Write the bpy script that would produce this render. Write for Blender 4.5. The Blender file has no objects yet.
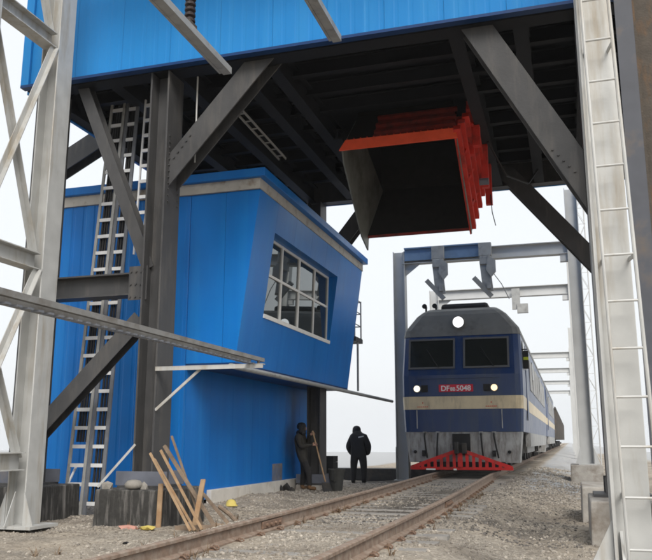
import bpy, bmesh, math, random
import numpy as np
from mathutils import Vector, Matrix, noise
R = math.radians
random.seed(7); rng = np.random.default_rng(11)
sc = bpy.context.scene
col = sc.collection

# ---------------------------------------------------------------- camera, sky, sun, exposure
cam = bpy.data.cameras.new('camera'); cam_o = bpy.data.objects.new('camera', cam); col.objects.link(cam_o)
cam_o.location = (2.55, 0, 1.17)
cam_o.rotation_euler = (R(90 + 11.66), 0, R(17.10))
cam.sensor_width = 36; cam.lens = 43.07; cam.clip_start = .05; cam.clip_end = 3000
sc.camera = cam_o
SUN_EL, SUN_AZ = 42.0, 152.0          # azimuth measured from +Y, clockwise: the sun stands behind the camera
w = bpy.data.worlds.new('World'); sc.world = w; w.use_nodes = True
nt = w.node_tree; nt.nodes.clear()
wo = nt.nodes.new('ShaderNodeOutputWorld'); bg = nt.nodes.new('ShaderNodeBackground')
sky = nt.nodes.new('ShaderNodeTexSky'); sky.sky_type = 'NISHITA'; sky.sun_disc = False
sky.sun_elevation = R(SUN_EL); sky.sun_rotation = R(SUN_AZ); sky.dust_density = 5; sky.air_density = 1.4
mx = nt.nodes.new('ShaderNodeMix'); mx.data_type = 'RGBA'; mx.inputs[0].default_value = .86
mx.inputs[7].default_value = (9.6, 9.9, 10.2, 1)       # veil of thin overcast
nt.links.new(sky.outputs[0], mx.inputs[6]); nt.links.new(mx.outputs[2], bg.inputs[0])
bg.inputs[1].default_value = .070
nt.links.new(bg.outputs[0], wo.inputs[0])
sl = bpy.data.lights.new('sun', 'SUN'); sl.energy = 2.2; sl.angle = R(32); sl.color = (1, .95, .88)
so = bpy.data.objects.new('sun', sl); col.objects.link(so)
d = Vector((math.sin(R(SUN_AZ)) * math.cos(R(SUN_EL)), math.cos(R(SUN_AZ)) * math.cos(R(SUN_EL)), math.sin(R(SUN_EL))))
so.rotation_euler = d.to_track_quat('Z', 'Y').to_euler(); so.location = d * 60
sc.view_settings.view_transform = 'Standard'; sc.view_settings.look = 'None'
sc.view_settings.exposure = 0.68; sc.view_settings.gamma = 1
sc.cycles.use_denoising = True
sc.cycles.adaptive_threshold = .02; sc.cycles.caustics_reflective = False; sc.cycles.caustics_refractive = False
sc.cycles.max_bounces = 4; sc.cycles.volume_bounces = 0
sc.cycles.filter_width = 1.9
sc.render.film_transparent = False

# ---------------------------------------------------------------- materials
MATS = {}
def mat(name, c, rough=.6, metal=0., var=.12, scale=6., c2=None, c2amt=0., c2scale=2.5, c2stretch=(1, 1, 1), bump=0., bscale=40., coat=0., spec=.28,
        emit=None, island=0.):
    """painted / weathered surface: base colour with mottling, optional second colour in patches or runs"""
    m = bpy.data.materials.new(name); m.use_nodes = True
    n = m.node_tree; b = n.nodes['Principled BSDF']
    b.inputs['Roughness'].default_value = rough; b.inputs['Metallic'].default_value = metal
    b.inputs['Coat Weight'].default_value = coat; b.inputs['Coat Roughness'].default_value = .08
    b.inputs['Specular IOR Level'].default_value = spec
    tc = n.nodes.new('ShaderNodeTexCoord')
    nz = n.nodes.new('ShaderNodeTexNoise'); nz.inputs['Scale'].default_value = scale; nz.inputs['Detail'].default_value = 6
    n.links.new(tc.outputs['Object'], nz.inputs['Vector'])
    mp = n.nodes.new('ShaderNodeMapRange'); mp.inputs[1].default_value = .25; mp.inputs[2].default_value = .75
    mp.inputs[3].default_value = 1 - var; mp.inputs[4].default_value = 1 + var
    n.links.new(nz.outputs[0], mp.inputs[0])
    mul = n.nodes.new('ShaderNodeVectorMath'); mul.operation = 'SCALE'; mul.inputs[0].default_value = c
    n.links.new(mp.outputs[0], mul.inputs[3])
    out = mul.outputs[0]
    if island:
        g = n.nodes.new('ShaderNodeNewGeometry'); mi = n.nodes.new('ShaderNodeMapRange')
        mi.inputs[3].default_value = 1 - island; mi.inputs[4].default_value = 1 + island
        n.links.new(g.outputs['Random Per Island'], mi.inputs[0])
        s2 = n.nodes.new('ShaderNodeVectorMath'); s2.operation = 'SCALE'
        n.links.new(out, s2.inputs[0]); n.links.new(mi.outputs[0], s2.inputs[3]); out = s2.outputs[0]
    if c2 is not None:
        mpv = n.nodes.new('ShaderNodeMapping'); mpv.inputs['Scale'].default_value = c2stretch
        n.links.new(tc.outputs['Object'], mpv.inputs[0])
        n2 = n.nodes.new('ShaderNodeTexNoise'); n2.inputs['Scale'].default_value = c2scale; n2.inputs['Detail'].default_value = 8
        n2.inputs['Roughness'].default_value = .65
        n.links.new(mpv.outputs[0], n2.inputs['Vector'])
        r2 = n.nodes.new('ShaderNodeMapRange'); r2.inputs[1].default_value = .62 - c2amt * .35; r2.inputs[2].default_value = .78 - c2amt * .2
        n.links.new(n2.outputs[0], r2.inputs[0])
        m2 = n.nodes.new('ShaderNodeMix'); m2.data_type = 'RGBA'; m2.inputs[7].default_value = (*c2, 1)
        n.links.new(r2.outputs[0], m2.inputs[0]); n.links.new(out, m2.inputs[6]); out = m2.outputs[2]
    n.links.new(out, b.inputs['Base Color'])
    # gloss breaks up too
    mr = n.nodes.new('ShaderNodeMapRange'); mr.inputs[3].default_value = max(.03, rough - .12); mr.inputs[4].default_value = min(1, rough + .12)
    n.links.new(nz.outputs[0], mr.inputs[0]); n.links.new(mr.outputs[0], b.inputs['Roughness'])
    if bump:
        nb = n.nodes.new('ShaderNodeTexNoise'); nb.inputs['Scale'].default_value = bscale; nb.inputs['Detail'].default_value = 5
        n.links.new(tc.outputs['Object'], nb.inputs['Vector'])
        bp = n.nodes.new('ShaderNodeBump'); bp.inputs['Strength'].default_value = bump; bp.inputs['Distance'].default_value = .02
        n.links.new(nb.outputs[0], bp.inputs['Height']); n.links.new(bp.outputs[0], b.inputs['Normal'])
    if emit:
        b.inputs['Emission Color'].default_value = (*emit[0], 1); b.inputs['Emission Strength'].default_value = emit[1]
    MATS[name] = m
    return m
mat('blue_clad', (.018, .205, .53), .5, spec=.15, var=.06, scale=1.2, c2=(.03, .235, .55), c2amt=.3, c2scale=1.5, c2stretch=(3, 3, .15), bump=.06, bscale=2.5)
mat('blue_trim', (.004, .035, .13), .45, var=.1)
mat('cabin_blue', (.005, .16, .54), .34, spec=.2, var=.12, scale=1.0, c2=(.010, .195, .58), c2amt=.4, c2scale=1.8, c2stretch=(2.5, 2.5, .12), bump=.08, bscale=2.2)
mat('cream_trim', (.46, .44, .40), .6, var=.12, c2=(.22, .16, .11), c2amt=.25, c2scale=4)
mat('dark_steel', (.060, .060, .062), .5, var=.2, scale=3, c2=(.095, .090, .085), c2amt=.3, c2scale=3, c2stretch=(2, 2, .3), bump=.1, bscale=30)
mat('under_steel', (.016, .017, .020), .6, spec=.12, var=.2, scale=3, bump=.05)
mat('galv', (.46, .465, .455), .5, metal=.15, var=.12, scale=4, c2=(.33, .29, .23), c2amt=.35, c2scale=2.6, c2stretch=(2, 2, .25), bump=.05, bscale=25)
mat('galv_dull', (.33, .335, .33), .55, metal=.1, var=.14, scale=5, c2=(.2, .2, .2), c2amt=.25, c2scale=4)
mat('galv_far', (.50, .51, .51), .55, metal=.1, var=.08, scale=3)
mat('alu', (.66, .67, .68), .45, metal=.1, var=.08)
mat('rail_grey', (.22, .22, .215), .55, metal=.1, var=.2, scale=6, c2=(.13, .115, .10), c2amt=.4, c2scale=4)
mat('rail_alu', (.16, .17, .19), .5, metal=.2, var=.2)
mat('beam_blue', (.15, .24, .38), .5, var=.12)
mat('dark_flange', (.075, .08, .095), .6, var=.15, scale=5, c2=(.12, .1, .085), c2amt=.2)
mat('rusty', (.075, .064, .053), .8, var=.25, scale=8, c2=(.14, .08, .04), c2amt=.25, c2scale=5, c2stretch=(1, 1, .4), bump=.3)
mat('blue_grey', (.13, .14, .17), .6, var=.15, scale=5, c2=(.2, .17, .15), c2amt=.15)
mat('rail_rust', (.215, .155, .118), .75, var=.25, scale=14, c2=(.31, .26, .215), c2amt=.5, c2scale=9, bump=.2, bscale=60)
mat('rail_head', (.24, .20, .17), .42, metal=.4, var=.2, scale=10)
mat('clip_rust', (.19, .125, .09), .85, var=.3, scale=30)
mat('sleeper', (.27, .255, .235), .85, var=.2, scale=9, bump=.3)
mat('ballast', (.315, .285, .245), .95, var=.3, scale=20, island=.38, c2=(.13, .11, .092), c2amt=.42, c2scale=.7)
mat('dark_ballast', (.13, .12, .11), .95, var=.3, scale=20, island=.4)
mat('concrete', (.37, .35, .32), .88, var=.2, scale=5, c2=(.2, .17, .14), c2amt=.42, c2scale=3, bump=.25)
mat('stained', (.04, .039, .037), .9, var=.3, scale=10, c2=(.21, .20, .19), c2amt=.38, c2scale=7, c2stretch=(1.6, 1.6, .16), bump=.35, bscale=30)
mat('wood', (.33, .225, .135), .8, var=.25, scale=9, c2=(.28, .16, .08), c2amt=.4, c2scale=6, bump=.1)
mat('old_wood', (.22, .165, .12), .85, var=.25, scale=9, c2=(.12, .09, .07), c2amt=.4)
mat('red', (.60, .042, .028), .5, var=.14, scale=5, c2=(.28, .03, .02), c2amt=.3, c2scale=4, bump=.08)
mat('orange_red', (.93, .115, .045), .45, var=.1, scale=5, c2=(.55, .07, .02), c2amt=.25)
mat('red_shaded', (.20, .020, .014), .7, var=.25, scale=5, c2=(.06, .015, .012), c2amt=.4, c2scale=4)  # darker copy of the chute red: shade of the floor well put into the colour
mat('worn_plate', (.19, .20, .185), .5, metal=.3, var=.2, scale=3, c2=(.1, .1, .09), c2amt=.4, c2scale=2)
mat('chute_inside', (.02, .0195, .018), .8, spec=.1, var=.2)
mat('loco_blue', (.008, .034, .120), .36, var=.1, scale=2.5, coat=.2, c2=(.035, .055, .105), c2amt=.45, c2scale=2, c2stretch=(2, 2, .3))
mat('loco_cream', (.66, .55, .36), .45, var=.12, scale=4, coat=.15, c2=(.42, .34, .23), c2amt=.38, c2scale=3, c2stretch=(2, 2, .5))
mat('loco_roof', (.16, .16, .15), .55, var=.14, scale=3, c2=(.09, .085, .08), c2amt=.3)
mat('loco_grey', (.38, .385, .38), .5, var=.18, scale=4, c2=(.15, .135, .12), c2amt=.5, c2scale=4, c2stretch=(2, 2, .5))
mat('cow_red', (.58, .026, .024), .55, var=.2, scale=6, c2=(.22, .05, .04), c2amt=.35, c2scale=5)
mat('plate_red', (.60, .02, .045), .45, var=.08)
mat('white_paint', (.80, .80, .78), .5, var=.05)
mat('red_paint', (.6, .08, .05), .5, var=.05)
mat('black', (.015, .015, .016), .55, var=.25, scale=9)
mat('under', (.035, .034, .033), .7, var=.3, scale=6, c2=(.09, .075, .06), c2amt=.3)
mat('glass_dark', (.012, .015, .014), .07, var=.05, spec=.6)
mat('rubber', (.10, .10, .10), .6)
mat('lens', (.9, .9, .9), .2, emit=((1, 1, 1), 1.1))
mat('lens_soft', (.9, .88, .82), .2, emit=((1, .9, .72), .85))
mat('lens_warm', (.9, .85, .75), .2, emit=((1, .72, .38), .85))
mat('wagon', (.085, .08, .075), .7, var=.2, scale=2, c2=(.15, .11, .08), c2amt=.3, c2scale=2)
mat('insulator', (.03, .022, .022), .3, var=.1)
mat('jacket', (.018, .019, .022), .75, var=.3, scale=14, bump=.5, bscale=14)
mat('jacket_olive', (.034, .031, .026), .8, var=.35, scale=14, bump=.5, bscale=14)
mat('trousers', (.022, .021, .022), .85, var=.3, scale=12, bump=.4, bscale=14)
mat('boot', (.16, .09, .045), .8, var=.2)
mat('boot_black', (.012, .012, .012), .7, var=.2)
mat('skin', (.42, .24, .17), .6, var=.08)
mat('reflect', (.55, .57, .58), .5, var=.05)
mat('yellow', (.62, .50, .14), .6, var=.1)
mat('hivis', (.55, .62, .05), .6)
mat('pink', (.48, .25, .2), .8, var=.2)
mat('bag', (.26, .245, .22), .9, var=.2, bump=.4, bscale=12)
mat('bin_grey', (.045, .045, .042), .7, var=.3, scale=8)
mat('plinth', (.62, .59, .54), .85, var=.12, scale=4, c2=(.4, .34, .27), c2amt=.25, bump=.2)
mat('gap_dark', (.02, .02, .022), .8)

# window glass: a weakly mirroring pane
def glass_mat():
    m = bpy.data.materials.new('window_glass'); m.use_nodes = True
    n = m.node_tree; n.nodes.clear()
    o = n.nodes.new('ShaderNodeOutputMaterial'); g = n.nodes.new('ShaderNodeBsdfGlossy'); g.inputs['Roughness'].default_value = .015
    g.inputs['Color'].default_value = (.80, .84, .84, 1)
    df = n.nodes.new('ShaderNodeBsdfDiffuse'); df.inputs['Color'].default_value = (.02, .025, .028, 1)
    mxs = n.nodes.new('ShaderNodeMixShader'); fr = n.nodes.new('ShaderNodeFresnel'); fr.inputs['IOR'].default_value = 2.6
    n.links.new(fr.outputs[0], mxs.inputs[0]); n.links.new(df.outputs[0], mxs.inputs[1]); n.links.new(g.outputs[0], mxs.inputs[2])
    n.links.new(mxs.outputs[0], o.inputs[0]); MATS['window_glass'] = m
glass_mat()

# ground: dusty gravel, darker oily ballast along the track, old snow on the plain to the left
def ground_mat():
    m = bpy.data.materials.new('ground'); m.use_nodes = True
    n = m.node_tree; b = n.nodes['Principled BSDF']; b.inputs['Roughness'].default_value = .95; b.inputs['Specular IOR Level'].default_value = .2
    tc = n.nodes.new('ShaderNodeTexCoord')
    def nz(s, det=8, rough=.6):
        t = n.nodes.new('ShaderNodeTexNoise'); t.inputs['Scale'].default_value = s; t.inputs['Detail'].default_value = det
        t.inputs['Roughness'].default_value = rough; n.links.new(tc.outputs['Object'], t.inputs['Vector']); return t
    def ramp(src, stops):
        r = n.nodes.new('ShaderNodeValToRGB'); e = r.color_ramp.elements
        while len(e) < len(stops): e.new(.5)
        for k, (p, c) in enumerate(stops): e[k].position = p; e[k].color = (*c, 1)
        n.links.new(src, r.inputs[0]); return r
    def mix(f, a, b_):
        k = n.nodes.new('ShaderNodeMix'); k.data_type = 'RGBA'
        n.links.new(f, k.inputs[0]); n.links.new(a, k.inputs[6]); n.links.new(b_, k.inputs[7]); return k
    fine = nz(38); big = nz(.9); vor = n.nodes.new('ShaderNodeTexVoronoi'); vor.inputs['Scale'].default_value = 26
    n.links.new(tc.outputs['Object'], vor.inputs['Vector'])
    base = ramp(fine.outputs[0], [(.3, (.21, .183, .147)), (.5, (.35, .307, .25)), (.72, (.49, .435, .36))])
    peb = n.nodes.new('ShaderNodeMix'); peb.data_type = 'RGBA'; peb.blend_type = 'OVERLAY'; peb.inputs[0].default_value = .35
    n.links.new(base.outputs[0], peb.inputs[6]); bw = n.nodes.new('ShaderNodeRGBToBW'); n.links.new(vor.outputs['Color'], bw.inputs[0]); n.links.new(bw.outputs[0], peb.inputs[7])
    hsv = n.nodes.new('ShaderNodeHueSaturation'); hsv.inputs['Saturation'].default_value = .9; n.links.new(peb.outputs[2], hsv.inputs['Color'])
    sand = ramp(big.outputs[0], [(.42, (0, 0, 0)), (.62, (1, 1, 1))])
    sandc = n.nodes.new('ShaderNodeRGB'); sandc.outputs[0].default_value = (.45, .38, .295, 1)
    sf = n.nodes.new('ShaderNodeMath'); sf.operation = 'MULTIPLY'; sf.inputs[1].default_value = .45; n.links.new(sand.outputs[0], sf.inputs[0])
    a = mix(sf.outputs[0], hsv.outputs[0], sandc.outputs[0])
    soil = ramp(nz(.55, 5, .7).outputs[0], [(.47, (0, 0, 0)), (.60, (1, 1, 1))])
    soilf = n.nodes.new('ShaderNodeMath'); soilf.operation = 'MULTIPLY'; soilf.inputs[1].default_value = .62; n.links.new(soil.outputs[0], soilf.inputs[0])
    soilc = n.nodes.new('ShaderNodeRGB'); soilc.outputs[0].default_value = (.155, .135, .112, 1)
    a = mix(soilf.outputs[0], a.outputs[2], soilc.outputs[0])
    # snow attribute and oil attribute are painted per vertex from the place itself (plain / spilt coal)
    at = n.nodes.new('ShaderNodeAttribute'); at.attribute_name = 'snow'
    sn = n.nodes.new('ShaderNodeMath'); sn.operation = 'MULTIPLY_ADD'; n.links.new(at.outputs['Fac'], sn.inputs[0]); sn.inputs[1].default_value = 1.6
    nsub = n.nodes.new('ShaderNodeMath'); nsub.operation = 'SUBTRACT'; nsub.inputs[0].default_value = 0.0
    n.links.new(nz(3.5).outputs[0], nsub.inputs[1]); n.links.new(nsub.outputs[0], sn.inputs[2])
    snc = ramp(sn.outputs[0], [(.12, (0, 0, 0)), (.5, (1, 1, 1))])
    snow = n.nodes.new('ShaderNodeRGB'); snow.outputs[0].default_value = (.40, .41, .42, 1)
    a2 = mix(snc.outputs[0], a.outputs[2], snow.outputs[0])
    at2 = n.nodes.new('ShaderNodeAttribute'); at2.attribute_name = 'coal'
    cs = n.nodes.new('ShaderNodeMath'); cs.operation = 'MULTIPLY_ADD'; n.links.new(at2.outputs['Fac'], cs.inputs[0]); cs.inputs[1].default_value = 1.5
    ns2 = n.nodes.new('ShaderNodeMath'); ns2.operation = 'SUBTRACT'; ns2.inputs[0].default_value = 0.05
    n.links.new(nz(6).outputs[0], ns2.inputs[1]); n.links.new(ns2.outputs[0], cs.inputs[2])
    csr = ramp(cs.outputs[0], [(.15, (0, 0, 0)), (.55, (.85, .85, .85))])
    coal = n.nodes.new('ShaderNodeRGB'); coal.outputs[0].default_value = (.06, .055, .05, 1)
    a3 = mix(csr.outputs[0], a2.outputs[2], coal.outputs[0])
    n.links.new(a3.outputs[2], b.inputs['Base Color'])
    bp = n.nodes.new('ShaderNodeBump'); bp.inputs['Strength'].default_value = .8; bp.inputs['Distance'].default_value = .04
    n.links.new(fine.outputs[0], bp.inputs['Height']); n.links.new(bp.outputs[0], b.inputs['Normal'])
    MATS['ground'] = m
ground_mat()

# ---------------------------------------------------------------- mesh helpers
W = {}
def V(*a): return Vector(a)
def thing(name, loc, label, cat, group=None, kind=None):
    o = bpy.data.objects.new(name, None); col.objects.link(o); o.location = loc; o.empty_display_size = .2
    if label: o['label'] = label
    if cat: o['category'] = cat
    if group: o['group'] = group
    if kind: o['kind'] = kind
    W[o] = Matrix.Translation(loc); return o
def attach(o, parent, basis=None):
    if basis is not None: o.matrix_basis = basis
    W[o] = basis or Matrix.Identity(4)
    if parent is not None:
        o.parent = parent; o.matrix_parent_inverse = W[parent].inverted()
    return o
def link(name, me, parent=None, basis=None):
    o = bpy.data.objects.new(name, me); col.objects.link(o); return attach(o, parent, basis)
def tag(o, label, cat, group=None):
    o['label'] = label; o['category'] = cat
    if group: o['group'] = group
    return o
class MB:
    def __init__(s): s.v = []; s.f = []
    def add(s, vs, fs):
        k = len(s.v); s.v += [tuple(p) for p in vs]; s.f += [tuple(i + k for i in f) for f in fs]; return s
    def box(s, x0, x1, y0, y1, z0, z1):
        return s.add([(x0,y0,z0),(x1,y0,z0),(x1,y1,z0),(x0,y1,z0),(x0,y0,z1),(x1,y0,z1),(x1,y1,z1),(x0,y1,z1)],
                     [(0,3,2,1),(4,5,6,7),(0,1,5,4),(1,2,6,5),(2,3,7,6),(3,0,4,7)])
    def sweep(s, p0, p1, poly, u, v, caps=True):
        """polygon (list of (a,b) in the u,v axes) carried from p0 to p1"""
        p0, p1 = Vector(p0), Vector(p1); n = len(poly)
        vs = [p0 + u * a + v * b for a, b in poly] + [p1 + u * a + v * b for a, b in poly]
        fs = [(i, (i + 1) % n, n + (i + 1) % n, n + i) for i in range(n)]
        if caps: fs += [tuple(range(n - 1, -1, -1)), tuple(range(n, 2 * n))]
        return s.add(vs, fs)
    def axes(s, p0, p1, v):
        t = (Vector(p1) - Vector(p0)).normalized(); v = Vector(v); v = (v - t * v.dot(t)).normalized(); return v.cross(t).normalized(), v
    def bar(s, p0, p1, wd, ht, up=(0, 0, 1)):
        u, v = s.axes(p0, p1, up); a, b = wd / 2, ht / 2
        return s.sweep(p0, p1, [(-a, -b), (a, -b), (a, b), (-a, b)], u, v)
    def hb(s, p0, p1, depth, width, tf=.025, tw=.02, v=(0, 1, 0)):
        """H section: depth along v between the flanges, flange width across"""
        u, v = s.axes(p0, p1, v); a, b, c, e = width / 2, depth / 2, tw / 2, depth / 2 - tf
        return s.sweep(p0, p1, [(-a,-b),(a,-b),(a,-e),(c,-e),(c,e),(a,e),(a,b),(-a,b),(-a,e),(-c,e),(-c,-e),(-a,-e)], u, v)
    def ang(s, p0, p1, a, t=.012, v=(0, 0, 1)):
        u, v = s.axes(p0, p1, v)
        return s.sweep(p0, p1, [(0,0),(a,0),(a,t),(t,t),(t,a),(0,a)], u, v)
    def chan(s, p0, p1, wd, ht, t=.02, v=(0, 0, 1)):
        u, v = s.axes(p0, p1, v); a = wd / 2
        return s.sweep(p0, p1, [(-a,0),(a,0),(a,ht),(a-t,ht),(a-t,t),(-a+t,t),(-a+t,ht),(-a,ht)], u, v)
    def cyl(s, p0, p1, r0, r1=None, n=12):
        r1 = r0 if r1 is None else r1
        t = (Vector(p1) - Vector(p0)).normalized(); a = Vector((1, 0, 0)) if abs(t.x) < .9 else Vector((0, 1, 0))
        u = t.cross(a).normalized(); v = t.cross(u)
        A = [(math.cos(2*math.pi*i/n), math.sin(2*math.pi*i/n)) for i in range(n)]
        vs = [Vector(p0) + (u*c + v*d_)*r0 for c, d_ in A] + [Vector(p1) + (u*c + v*d_)*r1 for c, d_ in A]
        return s.add(vs, [(i, n+i, n+(i+1)%n, (i+1)%n) for i in range(n)] + [tuple(range(n)), tuple(range(2*n-1, n-1, -1))])
    def tube(s, pts, r, n=8):
        pts = [Vector(p) for p in pts]; rings = []
        nrm = None
        for i, p in enumerate(pts):
            t = (pts[min(i+1, len(pts)-1)] - pts[max(i-1, 0)]).normalized()
            if nrm is None:
                a = Vector((0, 0, 1)) if abs(t.z) < .9 else Vector((1, 0, 0)); nrm = t.cross(a).normalized()
            nrm = (nrm - t * nrm.dot(t)).normalized(); b = t.cross(nrm)
            rings.append([p + (nrm*math.cos(2*math.pi*k/n) + b*math.sin(2*math.pi*k/n))*r for k in range(n)])
        k0 = len(s.v); s.v += [tuple(q) for rg in rings for q in rg]
        for i in range(len(rings)-1):
            for k in range(n):
                s.f.append((k0+i*n+k, k0+i*n+(k+1)%n, k0+(i+1)*n+(k+1)%n, k0+(i+1)*n+k))
        s.f.append(tuple(k0+k for k in range(n-1, -1, -1))); s.f.append(tuple(k0+(len(rings)-1)*n+k for k in range(n)))
        return s
    def plate(s, pts, thick):
        """flat polygon with thickness along its normal"""
        p = [Vector(q) for q in pts]; nn = (p[1]-p[0]).cross(p[2]-p[0]).normalized() * thick; n = len(p)
        return s.add(p + [q + nn for q in p], [tuple(range(n-1,-1,-1)), tuple(range(n, 2*n))] + [(i, (i+1)%n, n+(i+1)%n, n+i) for i in range(n)])
    def lathe(s, prof, c, n=16):
        k0 = len(s.v); c = Vector(c)
        for r, z in prof:
            for k in range(n): s.v.append((c.x+r*math.cos(2*math.pi*k/n), c.y+r*math.sin(2*math.pi*k/n), c.z+z))
        for i in range(len(prof)-1):
            for k in range(n): s.f.append((k0+i*n+k, k0+i*n+(k+1)%n, k0+(i+1)*n+(k+1)%n, k0+(i+1)*n+k))
        s.f.append(tuple(k0+k for k in range(n-1,-1,-1))); s.f.append(tuple(k0+(len(prof)-1)*n+k for k in range(n)))
        return s
    def mesh(s, name, m, smooth=False):
        me = bpy.data.meshes.new(name); me.from_pydata(s.v, [], s.f)
        bm = bmesh.new(); bm.from_mesh(me); bmesh.ops.recalc_face_normals(bm, faces=bm.faces); bm.to_mesh(me); bm.free()
        if m: me.materials.append(MATS[m])
        if smooth:
            for p in me.polygons: p.use_smooth = True
        return me
    def obj(s, name, m, parent=None, bevel=0, smooth=False, basis=None):
        o = link(name, s.mesh(name, m, smooth), parent, basis)
        if bevel:
            b = o.modifiers.new('bevel', 'BEVEL'); b.width = bevel; b.segments = 2; b.limit_method = 'ANGLE'; b.angle_limit = R(40)
        return o
def copy_tree(o, parent=None, shift=None):
    c = o.copy(); col.objects.link(c)
    if parent is not None: mpi = o.matrix_parent_inverse.copy(); c.parent = parent; c.matrix_parent_inverse = mpi
    if shift is not None: c.location = o.location + Vector(shift)
    for ch in list(o.children): copy_tree(ch, c)
    return c

# ---------------------------------------------------------------- ground
def vnoise(x, y, s, seed=0):
    r = np.random.default_rng(seed); T = r.random((256, 256))
    x = x * s; y = y * s; xi = np.floor(x).astype(int); yi = np.floor(y).astype(int); fx = x - xi; fy = y - yi
    fx = fx*fx*(3-2*fx); fy = fy*fy*(3-2*fy)
    g = lambda a, b: T[a & 255, b & 255]
    return (g(xi,yi)*(1-fx)*(1-fy) + g(xi+1,yi)*fx*(1-fy) + g(xi,yi+1)*(1-fx)*fy + g(xi+1,yi+1)*fx*fy) - .5
def ss(a, b, x):
    t = np.clip((x - a) / (b - a), 0, 1); return t*t*(3-2*t)
RAIL_Z = .35
def gz(x, y):
    x = np.asarray(x, float); y = np.asarray(y, float)
    left = ss(-2.3, -1.15, x)
    wide = ss(11, 19, y)                       # the right shoulder spreads and rises further on
    right = 1 - ss(1.15, 2.1 + wide * 1.3, x)
    z = .185 * np.minimum(left, right) + .05 * wide * right * ss(1.0, 1.4, x)
    z = z + .06 * ss(-2.6, -3.6, x) * ss(10.8, 12.6, y) * (1 - ss(19.5, 22, y))      # heaped earth along the cabin
    z = z - .07 * ss(-2.2, -3.4, x) * ss(20.5, 23, y)
    near = 1 - ss(40, 80, y)
    off = np.clip(np.maximum(np.abs(x) - .9, 0) / .5, .25, 1)
    z = z + near * off * (.09 * vnoise(x, y, .8, 1) + .05 * vnoise(x, y, 2.7, 2) + .022 * vnoise(x, y, 8., 3) + .012 * vnoise(x, y, 19., 4))
    far = ss(-6, -14, x) * np.maximum(0, y - 92) + ss(8, 16, x) * np.maximum(0, y - 92)
    z = z - .03 * far - .03 * np.maximum(0, np.abs(x) - 200) - .02 * np.maximum(0, y - 420)
    return z
def axis_pts(dense, steps):
    return np.unique(np.concatenate([dense, steps]))
xs = axis_pts(np.arange(-7.5, 4.5, .075), np.concatenate([-7.5 - np.geomspace(.1, 900, 46), 4.5 + np.geomspace(.1, 900, 46)]))
ys = axis_pts(np.arange(3.0, 20, .08), np.concatenate([20 + np.geomspace(.1, 1000, 80), 3.0 - np.geomspace(.1, 300, 30)]))
GX, GY = np.meshgrid(xs, ys); GZ = gz(GX, GY)
nx, ny = len(xs), len(ys)
verts = np.stack([GX.ravel(), GY.ravel(), GZ.ravel()], 1)
ii = (np.arange(ny-1)[:, None] * nx + np.arange(nx-1)[None, :]).ravel()
quads = np.stack([ii, ii+1, ii+nx+1, ii+nx], 1)
def np_mesh(name, verts, faces, m, smooth=False):
    me = bpy.data.meshes.new(name); nf, k = faces.shape
    me.vertices.add(len(verts)); me.vertices.foreach_set('co', verts.astype(np.float32).ravel())
    me.loops.add(nf*k); me.loops.foreach_set('vertex_index', faces.astype(np.int32).ravel())
    me.polygons.add(nf); me.polygons.foreach_set('loop_start', np.arange(0, nf*k, k, dtype=np.int32))
    me.polygons.foreach_set('loop_total', np.full(nf, k, np.int32))
    me.polygons.foreach_set('use_smooth', np.full(nf, smooth, bool))
    me.update(calc_edges=True); me.validate(); me.materials.append(MATS[m]); return me
gme = np_mesh('ground', verts, quads, 'ground', True)
x, y = verts[:, 0], verts[:, 1]
snow = ss(-5.5, -9, x) * ss(24, 34, y) + .60 * ss(1.0, 1.6, x) * ss(13, 19, y) * (1 - ss(3.2, 4.2, x)) + ss(5, 9, x) * ss(26, 40, y)
snow = np.maximum(snow, ss(60, 90, y) * (1 - ss(0, 2.0, np.abs(x)) * 0) * .8 * (np.abs(x) > 2))
coal = (np.exp(-((x - .2)/1.1)**2) * ss(9.3, 11.0, y) * (1 - ss(15.0, 19, y)) * .66 + np.exp(-((x-1.9)/.9)**2 - ((y-10.8)/.9)**2) * .50
        + np.exp(-((x+2.6)/1.8)**2) * ss(19.5, 22.5, y) * (1 - ss(26, 30, y)) * .9)
for nm, arr in (('snow', snow), ('coal', coal)):
    a = gme.attributes.new(nm, 'FLOAT', 'POINT'); a.data.foreach_set('value', np.clip(arr, 0, 1).astype(np.float32))
g = link('ground', gme); g['kind'] = 'structure'; g['label'] = 'dusty grey gravel ground around the railway track'

# loose stones
ICO_V = []; bmI = bmesh.new(); bmesh.ops.create_icosphere(bmI, subdivisions=1, radius=1)
ICO = np.array([v.co[:] for v in bmI.verts]); ICOF = np.array([[v.index for v in f.verts] for f in bmI.faces]); bmI.free()
def stones(name, px, py, size, m, label, sink=.42, zadd=0):
    n = len(px); sc_ = size[:, None] * (.65 + .7 * rng.random((n, 3))); sc_[:, 2] *= .75
    vv = ICO[None] * (1 + .35 * (rng.random((n, len(ICO), 1)) - .5)) * sc_[:, None, :]
    a = rng.random(n) * 6.283; c, s = np.cos(a)[:, None], np.sin(a)[:, None]
    vx = vv[:, :, 0]*c - vv[:, :, 1]*s; vy = vv[:, :, 0]*s + vv[:, :, 1]*c
    z = gz(px, py) + zadd + size * (.5 - sink)
    P = np.stack([vx + px[:, None], vy + py[:, None], vv[:, :, 2] + z[:, None]], 2).reshape(-1, 3)
    F = (ICOF[None] + (np.arange(n) * len(ICO))[:, None, None]).reshape(-1, 3)
    o = link(name, np_mesh(name, P, F, m)); o['kind'] = 'stuff'; o['label'] = label; o['category'] = 'gravel'; return o
def pts(n, x0, x1, y0, y1, p=1.0):
    return x0 + (x1-x0) * rng.random(n), y0 + (y1-y0) * rng.random(n)**p
px, py = pts(60000, -5.5, 3.0, 4.6, 16, 1.45)
clean = (np.abs(px) < .58) | (np.abs(px) > .88)
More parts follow.
